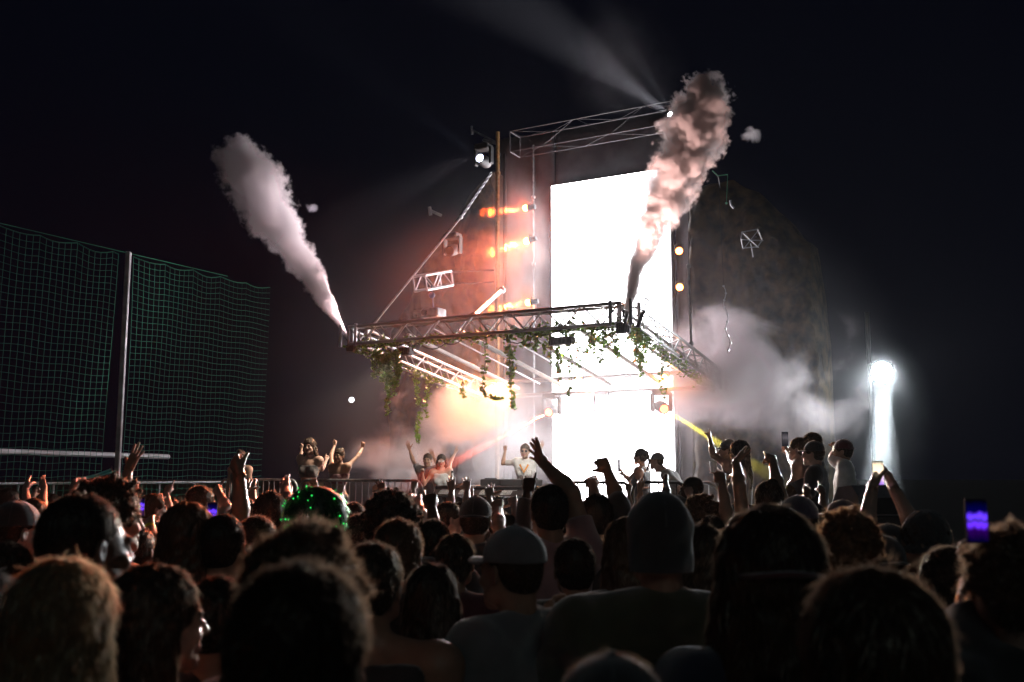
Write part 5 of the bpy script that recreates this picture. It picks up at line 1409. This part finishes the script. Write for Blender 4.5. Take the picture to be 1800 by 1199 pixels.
S_WARM = screen_mat('phone_screen_bright', [(0, (.25, .12, .5)), (.3, (.7, .5, .7)), (.6, (1, .85, .6)), (.85, (.9, .75, .5)), (1, (.3, .25, .2))], 1.6)
phone('phone held up by the woman before the glowing screen', at(1088, 818, 13.1), Matrix.Rotation(math.radians(62), 3, 'Z'), S_DARK)
d = Pn('man in cap and grey shirt leaning forward at the edge of the screen', 1203, 795, 12.9, DECK, 75, skin='pale', hair='buzz', hcol='brown', hat='cap', hatcol='grey', shirt='grey', sleeve=.8, lean=.55, build=1.12,
   L=((1200, 862), (1190, 880), (1186, 892), 'relax'), R=((1212, 868), (1198, 884), (1192, 896), 'relax'), group=GST)
d = Pn('guest in a dark cap pointing one finger at the sky beside the yellow beam', 1281, 772, 11.6, RISER, 70, skin='pale', hair='short', hcol='dark', hat='cap', hatcol='charcoal', shirt='cream', sleeve=0,
   L=((1254, 800), (1248, 772), (1247, 752), 'point'), R=((1290, 850), (1275, 868), (1268, 872), 'relax'), group=GST)
d = Pn('tall woman with long straight black hair and sunglasses holding a white cup', 1301, 772, 11.2, RISER - .1, 66, fem=True, skin='pale', hair='longwide', hcol='black', shirt='grey', sleeve=0, trousers='grey',
   L=((1280, 842), (1260, 826), (1252, 818), 'grip'), R='down', group=GST, ns=2500)
glasses(d)
cup = thing('cup', 'white cup held out by the tall long haired woman', 'cup', at(1254, 822, 11.1))
b = MB(); b.tube([(0, 0, -.05), (0, 0, .06)], [.028, .04], 14); b.build('body', mat('white_plastic'), cup)
b = MB(); b.tube([(0, 0, .06), (0, 0, .068)], .042, 14); b.build('lid', mat('white_plastic'), cup)
d = Pn('woman with bare back and tied hair filming with a phone on the riser', 1405, 767, 10.4, RISER, 60, fem=True, skin='pale', hair='bun', hcol='brown', shirt='charcoal', sleeve=0, neckline=.12,
   L=((1392, 812), (1384, 792), (1381, 780), 'grip'), R=((1400, 830), (1388, 800), (1383, 786), 'grip'), group=GST)
phone('black phone held upright by the bare backed woman on the riser', at(1380, 772, 10.2), Matrix.Rotation(math.radians(10), 3, 'Z'), S_DARK)
d = Pn('man in a black cap and black shirt with folded arms on the right riser', 1431, 775, 9.9, RISER, 66, skin='pale', hair='short', hcol='dark', hat='cap', hatcol='black', shirt='black', sleeve=.8, build=1.15, L='cross', R='cross', group=GST)
glasses(d)
d = Pn('person with short dark hair behind the black capped man on the riser', 1428, 759, 10.8, RISER, 75, skin='tan', hair='short', hcol='dark', shirt='charcoal', L='down', R='down', group=GST)
d = Pn('man in backwards red cap and white shirt pointing, dim in the smoke', 1482, 772, 11.0, RISER, 72, skin='tan', hair='short', hcol='dark', hat='cap_back', hatcol='maroon', shirt='white', sleeve=.9,
   L=((1462, 806), (1468, 788), (1466, 774), 'point'), R=((1496, 836), (1482, 850), (1474, 856), 'relax'), group=GST)
glasses(d)
d = Pn('bare shouldered guest behind the big raised hand left of the dancers', 424, 790, 15.8, DECK, -10, fem=True, skin='pale', hair='bun', hcol='dark', shirt='black', sleeve=0, L='down', R='down', group=GST)

# ------------------------------------------------------------------ the crowd, front rows first
GC = GCR
d = Pn('person with long hair under a backwards maroon cap, the widest dome near the beanie', 1350, 893, 2.25, 0, 0, skin='tan', hair='longwide', hcol='dark', hat='cap_back', hatcol='maroon', shirt='navy', sleeve=.9, build=1.05, group=GC, hs=1.22, ns=3500)
b = MB()
d = Pn('woman with pulled back hair, pearl earring and a golden rim of light', 1530, 988, 1.62, 0, 18, fem=True, skin='pale', hair='longwide', hcol='brown', shirt='black', group=GC, hs=1.12, ns=16000, seed=4)
earring(d, -1, mat('pearl', (.8, .78, .7), .2))
d = Pn('person in a dark cap whose crown just rises above the bottom edge', 1075, 1150, 1.5, 0, -4, skin='tan', hair='short', hcol='dark', hat='cap_back', hatcol='charcoal', shirt='black', group=GC, hs=1.05)
d = Pn('broad man in a long slouch beanie and dark green shirt seen squarely from behind', 1158, 865, 2.95, 0, 2, skin='tan', hair='buzz', hcol='dark', hat='slouch', hatcol='charcoal', shirt='olive', sleeve=1.9, build=1.2, shoulder=1.12, group=GC, L='front', R='front')
d = Pn('man in a grey cap and worn grey shirt, head turned to the left', 905, 925, 3.1, 0, 48, skin='tan', hair='buzz', hcol='dark', hat='cap', hatcol='grey', shirt='grey', sleeve=.8, build=1.05, group=GC, L='down', R='down')
d = Pn('person with thick wavy dark hair, largest blurred head at the lower left centre', 528, 985, 1.45, 0, -14, skin='pale', hair='short', hcol='dark', shirt='black', group=GC, hs=1.08, ns=9000)
d = Pn('person with messy brown hair just behind the largest blurred head', 535, 916, 1.95, 0, -24, skin='pale', hair='messy', hcol='brown', shirt='charcoal', group=GC, hs=1.08, ns=9000, nod=0)
d = Pn('woman with long wavy blond hair lit from the right, bottom left corner', 112, 975, 1.95, 0, -12, fem=True, skin='pale', hair='longwide', hcol='blond', shirt='black', group=GC, ns=18000, hs=1.0)
d = Pn('woman with long dark hair and lit sliver of face beside the wavy blond hair', 270, 985, 2.25, 0, -52, fem=True, skin='pale', hair='long', hcol='dark', shirt='black', sleeve=0, group=GC, ns=6000)
d = Pn('man with cropped hair and an ear stud, big head turned to the right', 142, 868, 2.45, 0, -38, skin='brown', hair='buzz', hcol='black', shirt='black', build=1.1, group=GC, ns=3000)
earring(d, 1, mat('steel_stud', (.7, .7, .7), .2, .9))
d = Pn('person at the far left edge with grey lit hair, mostly cut off', -22, 1000, 2.1, 0, -10, fem=True, skin='pale', hair='long', hcol='grey', shirt='charcoal', group=GC)
d = Pn('man with dark hair and a yellow lit rim, bare muscular shoulder to his right', 655, 950, 2.9, 0, -12, skin='tan', hair='short', hcol='dark', shirt='charcoal', sleeve=0, build=1.12, shoulder=1.1, group=GC)
d = Pn('curly haired man with a glowing golden fringe of curls', 1487, 895, 3.5, 0, 6, skin='pale', hair='curly', hcol='ginger', shirt='black', group=GC, ns=9000)
d = Pn('person with messy curls at the right edge holding the large purple phone', 1775, 915, 2.3, 0, 14, skin='pale', hair='messy', hcol='brown', shirt='black', sleeve=.8, group=GC, L=((1712, 1060), (1730, 985), (1718, 945), 'grip'), R='down')
pp, rm = at_hand(d, 0, (0, .02, .10))
phone('large phone with glowing purple and blue picture at the right', at(1716, 916, 2.17), Matrix.Rotation(math.radians(-3), 3, 'Z'), S_PUR, w=.046 * 2.17 / 2.17, hgt=.094, screen_side=-1)
d = Pn('bearded man with a dark headwrap whose cheek catches golden light', 1624, 896, 4.3, 0, 62, skin='tan', hair='short', hcol='dark', hat='beanie', hatcol='charcoal', shirt='black', group=GC)
d = Pn('man in a dark cap holding a phone up high with both hands', 1560, 921, 4.4, 0, 4, skin='pale', hair='short', hcol='dark', hat='cap_back', hatcol='black', shirt='charcoal', sleeve=.7, group=GC,
   L=((1524, 902), (1534, 856), (1537, 830), 'flat', 1, (1, .3, 0)), R=((1606, 890), (1569, 855), (1556, 832), 'flat', 1, (-1, .3, 0)))
phone('phone with a bright screen held above the heads at the right', at(1543, 832, 4.55), Matrix.Rotation(0, 3, 'Z'), S_WARM, w=.052, hgt=.112)
d = Pn('person clapping with open hands low at the right', 1668, 958, 3.2, 0, 30, skin='pale', hair='short', hcol='dark', shirt='charcoal', group=GC, L=((1600, 1090), (1634, 1020), (1652, 985), 'open', 1, (1, .4, 0)), R=((1690, 1080), (1662, 1040), (1690, 1010), 'open', 1, (-1, .3, 0)))
d = Pn('long haired person with a yellow rim squeezed between the beanie and the wide dome', 1232, 917, 3.5, 0, 0, fem=True, skin='tan', hair='long', hcol='dark', shirt='black', group=GC)
d = Pn('woman with reddish light on her hair left of the wide capped dome', 1272, 928, 5.0, 0, 10, fem=True, skin='pale', hair='short', hcol='brown', shirt='maroon', group=GC)
d = Pn('woman whose curled hair peeks out left of the beanie', 1104, 905, 3.7, 0, 24, fem=True, skin='pale', hair='long', hcol='brown', shirt='black', group=GC)
d = Pn('man in a baseball cap with orange light on his neck at the left edge', 28, 880, 4.4, 0, -42, skin='pale', hair='buzz', hcol='dark', hat='cap', hatcol='charcoal', shirt='black', sleeve=.8, group=GC)
d = Pn('tall curly haired man with red light on his face and a brown shirt', 192, 836, 3.9, 0, -48, skin='pale', hair='curly', hcol='dark', shirt='rust', sleeve=.8, group=GC, L='down', R='front')
d = Pn('person with smooth shoulder length brown hair lit reddish on the right', 330, 878, 3.7, 0, -16, fem=True, skin='tan', hair='longwide', hcol='brown', shirt='black', group=GC)
d = Pn('man with a flat dark crop of hair left of the tall raised arm', 392, 904, 3.7, 0, -10, skin='tan', hair='buzz', hcol='black', shirt='black', group=GC)
d = Pn('man behind the flat crop raising one thick bare arm with a relaxed hand', 452, 905, 4.8, 0, -30, skin='tan', hair='short', hcol='dark', shirt='rust', sleeve=.5, build=1.1, group=GC, L=((433, 880), (420, 815), (404, 797), 'relax'), R='down')
d = Pn('person with one big hand raised, thumb out, in front of the net post', 196, 878, 5.9, 0, -30, skin='tan', hair='short', hcol='dark', shirt='black', group=GC, L='down', R=((214, 862), (226, 826), (248, 778), 'wide'))
d = Pn('person with short dark hair below the dancing woman in the crop top', 476, 862, 5.6, 0, -12, skin='pale', hair='short', hcol='dark', shirt='rust', sleeve=.5, group=GC, L='down', R=((504, 885), (502, 858), (498, 838), 'open'))
g_ = Pn('person wearing a glittering green tinsel hat below the dancers', 556, 868, 4.7, 0, -6, skin='pale', hair='short', hcol='dark', shirt='black', group=GC)
# the tinsel hat: a big dome covered in hanging foil strips
M_TIN = mat('green_foil', (.02, .45, .08), .18, .9); r = random.Random(3); tb = MB(); tb.sphere((0, -.02, .05), (.150, .150, .135), 20, 14)
hatd = headbits(g_, lambda b: b.sphere((0, -.02, .05), (.145, .145, .13), 20, 14), 'hat_dome', mat('dark_green_felt', (.01, .05, .02), .5))
def tins(b):
    for k in range(420):
        th = r.uniform(0, 2 * math.pi); ph = math.acos(r.uniform(-.5, 1)); c = Vector((math.sin(ph) * math.cos(th), math.sin(ph) * math.sin(th), math.cos(ph)))
        p = Vector((0, -.02, .05)) + Vector((c.x * .15, c.y * .15, c.z * .136)); t = Vector((-math.sin(th), math.cos(th), 0)); dn = c.cross(t).normalized(); dn = dn * (1 if dn.z < 0 else -1)
        w = r.uniform(.002, .005); l = r.uniform(.012, .035); o_ = c * r.uniform(.003, .012) + t * r.uniform(-.01, .01)
        b.add([p - t * w, p + t * w, p + dn * l + o_ + t * w, p + dn * l + o_ - t * w], [(0, 1, 2, 3)])
o = headbits(g_, tins, 'foil_strips', M_TIN); o['kind'] = 'stuff'
spt = point('hat_light', g_['toW'](g_['hc']) + np.array((0.03, .16, .06)), .0, (.1, 1, .25), .02)
bpy.data.objects.remove(spt)
def glints(b):
    for k in range(26):
        th = r.uniform(math.pi, 2 * math.pi); ph = math.acos(r.uniform(-.4, .9)); c = Vector((math.sin(ph) * math.cos(th), math.sin(ph) * math.sin(th), math.cos(ph)))
        b.sphere(Vector((0, -.02, .05)) + Vector((c.x * .158, c.y * .158, c.z * .143)), r.uniform(.0016, .0042), 6, 4)
o = headbits(g_, glints, 'green_glints', emat('green_glint', (.03, .8, .12), 1.6)); o['kind'] = 'stuff'  # glowing beads stand in for green reflections on the hat
d = Pn('person with a high round head of black hair in front of the barrier end', 688, 853, 4.6, 0, -8, skin='brown', hair='afro', hcol='black', shirt='black', group=GC)
d = Pn('person with rim lit brown hair just below the round black hair', 700, 908, 3.5, 0, -14, fem=True, skin='tan', hair='short', hcol='brown', shirt='black', group=GC)
d = Pn('person pointing one finger straight up left of the table', 762, 912, 4.7, 0, -4, skin='brown', hair='short', hcol='black', shirt='black', group=GC, L='down', R=((768, 955), (758, 890), (754, 858), 'point'))
d = Pn('woman with light on her face below the left end of the table', 786, 880, 7.4, 0, -70, fem=True, skin='pale', hair='short', hcol='dark', shirt='pink', sleeve=0, group=GC, L=((775, 925), (790, 905), (798, 892), 'relax'), R='down')
d = Pn('person in a dark cap below the middle of the draped table', 836, 872, 5.6, 0, -6, skin='tan', hair='short', hcol='dark', hat='cap_back', hatcol='black', shirt='black', group=GC, R=((876, 925), (876, 895), (872, 872), 'relax'), L='down')
d = Pn('person making a horned hand sign below the performer', 892, 902, 7.0, 0, 0, skin='pale', hair='short', hcol='dark', shirt='black', group=GC, L='down', R=((908, 905), (904, 886), (898, 868), 'shaka'))
d = Pn('person holding a dark straight forearm up in front of the performer', 948, 925, 5.4, 0, 0, skin='dark', hair='short', hcol='black', shirt='black', sleeve=1.8, group=GC, L=((924, 905), (929, 852), (934, 828), 'point'), R='down')
d = Pn('flat haired man in pink shirt reaching a spread hand in front of the performer', 966, 850, 4.9, 0, 14, skin='tan', hair='short', hcol='black', shirt='pink', sleeve=.6, build=1.1, group=GC, L='down', R=((1003, 856), (956, 815), (934, 786), 'wide', 1, (-.5, .6, .4)))
d = Pn('man in black raising a fist and a pointing hand in front of the screen', 1050, 866, 5.3, 0, 0, skin='tan', hair='short', hcol='black', shirt='black', sleeve=1.0, build=1.05, group=GC, L=((1056, 885), (1042, 850), (1033, 836), 'fist'), R=((1084, 870), (1067, 826), (1048, 796), 'relax'))
d = Pn('man with short black hair in profile holding a fist near his face', 1218, 838, 8.4, .25, 66, skin='dark', hair='buzz', hcol='black', shirt='black', sleeve=.7, group=GC, L=((1172, 872), (1170, 846), (1176, 832), 'fist'), R='down')
d = Pn('person with pale curly lit hair below the long haired guest', 1234, 866, 6.4, 0, 20, skin='pale', hair='curly', hcol='brown', shirt='charcoal', group=GC)
d = Pn('person with one upright bare forearm holding a can beside the long haired guest', 1250, 905, 6.0, 0, 0, skin='tan', hair='short', hcol='dark', shirt='black', sleeve=.6, group=GC, L='down', R=((1270, 880), (1268, 842), (1262, 822), 'fist'))
d = Pn('person with a hair bun raising both arms high right of the glowing screen', 1351, 843, 6.4, 0, 0, fem=False, skin='tan', hair='bun', hcol='dark', shirt='black', sleeve=0, group=GC, L=((1300, 855), (1294, 813), (1308, 790), 'flat', 1, (1, .3, 0)), R=((1364, 850), (1358, 812), (1352, 794), 'horns'))
d = Pn('person in a navy cap below the black capped man', 1402, 871, 5.0, 0, 18, skin='pale', hair='short', hcol='dark', hat='cap', hatcol='navy', shirt='black', group=GC)
d = Pn('small woman with a messy knot of hair below the riser', 1384, 853, 8.6, 0, 0, fem=True, skin='pale', hair='bun', hcol='brown', shirt='black', group=GC)
d = Pn('person in a dark cap facing left beside the curly golden hair', 1480, 878, 7.0, 0, 70, skin='tan', hair='short', hcol='dark', hat='cap', hatcol='navy', shirt='black', group=GC)
d = Pn('person with sunglasses pushed up on dark hair right of the riser', 1508, 884, 6.6, 0, 10, fem=True, skin='pale', hair='long', hcol='dark', shirt='black', group=GC)
d = Pn('person lifting a fist on a thin far arm at the left edge', 14, 857, 9.5, 0, -60, skin='tan', hair='short', hcol='dark', shirt='black', group=GC, L='down', R=((48, 893), (60, 868), (67, 855), 'fist'))
d = Pn('small man with light hair holding a phone and wearing a yellow wristband', 268, 866, 8.3, 0, -50, skin='pale', hair='short', hcol='brown', shirt='navy', group=GC, L=((246, 925), (250, 905), (248, 893), 'grip'), R=((284, 905), (279, 880), (276, 866), 'fist'))
phone('small phone with a blue picture in front of the light haired man at the left', at(246, 891, 8.0), Matrix.Rotation(math.radians(8), 3, 'Z'), S_PUR)
d = Pn('person raising one forearm with a yellow wristband in front of the light haired man', 244, 925, 5.2, 0, -10, skin='tan', hair='short', hcol='dark', shirt='rust', sleeve=.6, group=GC, L='down', R=((272, 960), (263, 925), (262, 902), 'relax'))
w_, M_, k_ = d['hands'][1]; pw = Vector(w_) ; b = MB(); ax_ = Vector(M_[:, 2]); b.tube([pw - ax_ * .03, pw - ax_ * .016], .033, 14); b.build('wristband', mat('yellow_band', (.8, .7, .05), .4), d['root'])
d = Pn('person throwing a fist up beside the bare shouldered guest at the left', 352, 852, 7.4, 0, -40, skin='pale', hair='short', hcol='brown', shirt='black', group=GC, L='down', R=((398, 893), (385, 866), (376, 853), 'fist'))
phone('tiny phone with a violet picture left of the tall raised arm', at(373, 903, 6.6), Matrix.Rotation(math.radians(-12), 3, 'Z'), S_PUR)
d = Pn('person holding joined hands up behind the big cropped head at the left', 118, 892, 6.0, 0, -20, skin='pale', hair='short', hcol='dark', shirt='black', group=GC, L=((122, 900), (130, 862), (126, 842), 'relax'), R=((160, 895), (148, 862), (138, 846), 'relax'))
d = Pn('person with short hair right of the green tinsel hat', 622, 882, 6.6, 0, -10, skin='tan', hair='short', hcol='dark', shirt='black', group=GC)
d = Pn('person whose cheek glows red right of the green tinsel hat', 634, 902, 5.3, 0, -34, skin='pale', hair='short', hcol='dark', shirt='black', group=GC)
d = Pn('person holding both hands up before the end of the metal barrier', 726, 892, 7.0, 0, -10, skin='pale', hair='short', hcol='dark', shirt='black', group=GC, L=((712, 905), (716, 880), (718, 866), 'relax'), R=((742, 905), (736, 882), (732, 868), 'relax'))
d = Pn('large person with a dark ponytail in the row behind the grey capped man', 800, 935, 4.2, 0, -8, fem=True, skin='tan', hair='pony', hcol='dark', shirt='maroon', group=GC)
d = Pn('person in black right behind the grey cap', 1010, 945, 4.0, 0, 4, skin='tan', hair='short', hcol='black', shirt='black', group=GC)
d = Pn('person in a dark cap low between the curly golden hair and the headwrap', 1548, 940, 3.9, 0, 12, skin='tan', hair='short', hcol='dark', hat='cap_back', hatcol='charcoal', shirt='maroon', group=GC)
d = Pn('person with dark hair at the far left behind the wavy blond hair', 12, 950, 3.4, 0, -14, skin='tan', hair='short', hcol='dark', shirt='charcoal', sleeve=.8, group=GC)
d = Pn('broad dark back filling the bottom left centre behind the long dark hair', 385, 1010, 2.7, 0, -10, skin='tan', hair='short', hcol='black', shirt='black', build=1.15, group=GC)
d = Pn('dark haired person standing right of the blurred heads', 760, 985, 3.2, 0, -4, fem=True, skin='tan', hair='long', hcol='black', shirt='black', group=GC)
# the rows between, seen as single heads in the gaps
r = random.Random(11)
fill = [(300, 872, 9.2), (432, 872, 8.6), (520, 880, 8.0), (588, 880, 8.8), (655, 878, 8.4), (742, 872, 9.2), (812, 884, 8.6), (862, 880, 9.0), (914, 886, 8.6), (996, 882, 8.2), (1030, 878, 9.4),
        (1094, 878, 8.8), (1140, 874, 9.6), (1195, 886, 8.0), (1290, 886, 8.4), (1330, 884, 8.9), (1432, 884, 7.8), (90, 866, 9.6), (158, 870, 8.8), (60, 874, 7.6)]
cols = [('tan', 'dark', 'short'), ('pale', 'brown', 'short'), ('tan', 'black', 'buzz'), ('pale', 'blond', 'long'), ('brown', 'black', 'short'), ('pale', 'dark', 'bun')]
near = ['left of the smooth brown hair', 'below the stage barrier at the left', 'left of the green tinsel hat', 'behind the right side of the green tinsel hat', 'left of the round black hair', 'right of the round black hair',
        'below the left end of the table', 'below the middle of the table', 'below the performer', 'left of the man raising fist and pointing hand', 'behind the man raising fist and pointing hand', 'left of the beanie behind the barrier',
        'behind the beanie', 'right of the beanie', 'below the long haired guest', 'left of the person with both arms high', 'below the black capped man', 'behind the big cropped head', 'left of the tall curly haired man', 'between the left edge and the cropped head']
desc = {('short', 'dark'): 'short dark hair', ('short', 'brown'): 'short brown hair', ('buzz', 'black'): 'cropped black hair', ('long', 'blond'): 'long fair hair', ('short', 'black'): 'short black hair', ('bun', 'dark'): 'a dark knot of hair'}
for i, (x, y, Y) in enumerate(fill):
    sk, hc_, st_ = cols[i % 6]
    Pn('small far head with %s %s' % (desc[(st_, hc_)], near[i]), x, y, Y, 0, r.uniform(-25, 25), fem=st_ in ('long', 'bun'), skin=sk, hair=st_, hcol=hc_, shirt=r.choice(['black', 'charcoal', 'navy', 'maroon']), group='far heads in the crowd before the stage', res=.022, ns=120,
       R=((x + 13, y + 22), (x + 14 + r.uniform(-3, 5), y - 16), (x + 12, y - 36), r.choice(['fist', 'open', 'point', 'relax'])) if i % 5 in (1, 3, 4) else 'down',
       L=((x - 13, y + 20), (x - 15, y - 14), (x - 12, y - 34), r.choice(['fist', 'open', 'horns'])) if i % 7 in (2, 5) else 'down')

ARMS_UP = [(445, 884, 7.6, 'pale', 'dark', 'short', 'small far person with short dark hair, one hand up left of the tinsel hat'),
           (537, 876, 9.4, 'tan', 'black', 'buzz', 'small far person with cropped hair and one raised fist over the tinsel hat'),
           (312, 886, 8.6, 'pale', 'brown', 'short', 'small far person with raised hand behind the smooth brown hair'),
           (222, 884, 9.0, 'pale', 'dark', 'bun', 'small far woman with a hair knot and raised hand right of the curly man'),
           (672, 886, 9.0, 'tan', 'dark', 'short', 'small far person with raised finger left of the round black hair'),
           (806, 880, 8.2, 'pale', 'dark', 'short', 'small far person with both hands up under the left table half'),
           (876, 892, 7.6, 'pale', 'brown', 'short', 'small far person with raised open hand under the right table half'),
           (984, 892, 7.8, 'tan', 'dark', 'short', 'small far person with raised hand right of the flat haired man'),
           (1316, 886, 8.2, 'pale', 'dark', 'short', 'small far person with raised fist left of the arms of the knotted hair man')]
for i, (x, y, Y, sk, hc_, st_, lab) in enumerate(ARMS_UP):
    k = 1 if i % 2 else -1
    up = lambda s_: ((x + s_ * 15, y + 12), (x + s_ * 16 + r.uniform(-3, 4), y - 20), (x + s_ * 13 + r.uniform(-3, 3), y - 42), ['open', 'fist', 'point', 'wide', 'point', 'open', 'open', 'relax', 'fist'][i])
    Pn(lab, x, y, Y, 0, r.uniform(-20, 15), fem=st_ == 'bun', skin=sk, hair=st_, hcol=hc_, shirt=r.choice(['black', 'charcoal', 'navy']), group='far heads in the crowd before the stage', res=.020, ns=120, sleeve=.5,
       L=up(-1) if (k < 0 or i == 5) else 'down', R=up(1) if (k > 0 or i == 5) else 'down')
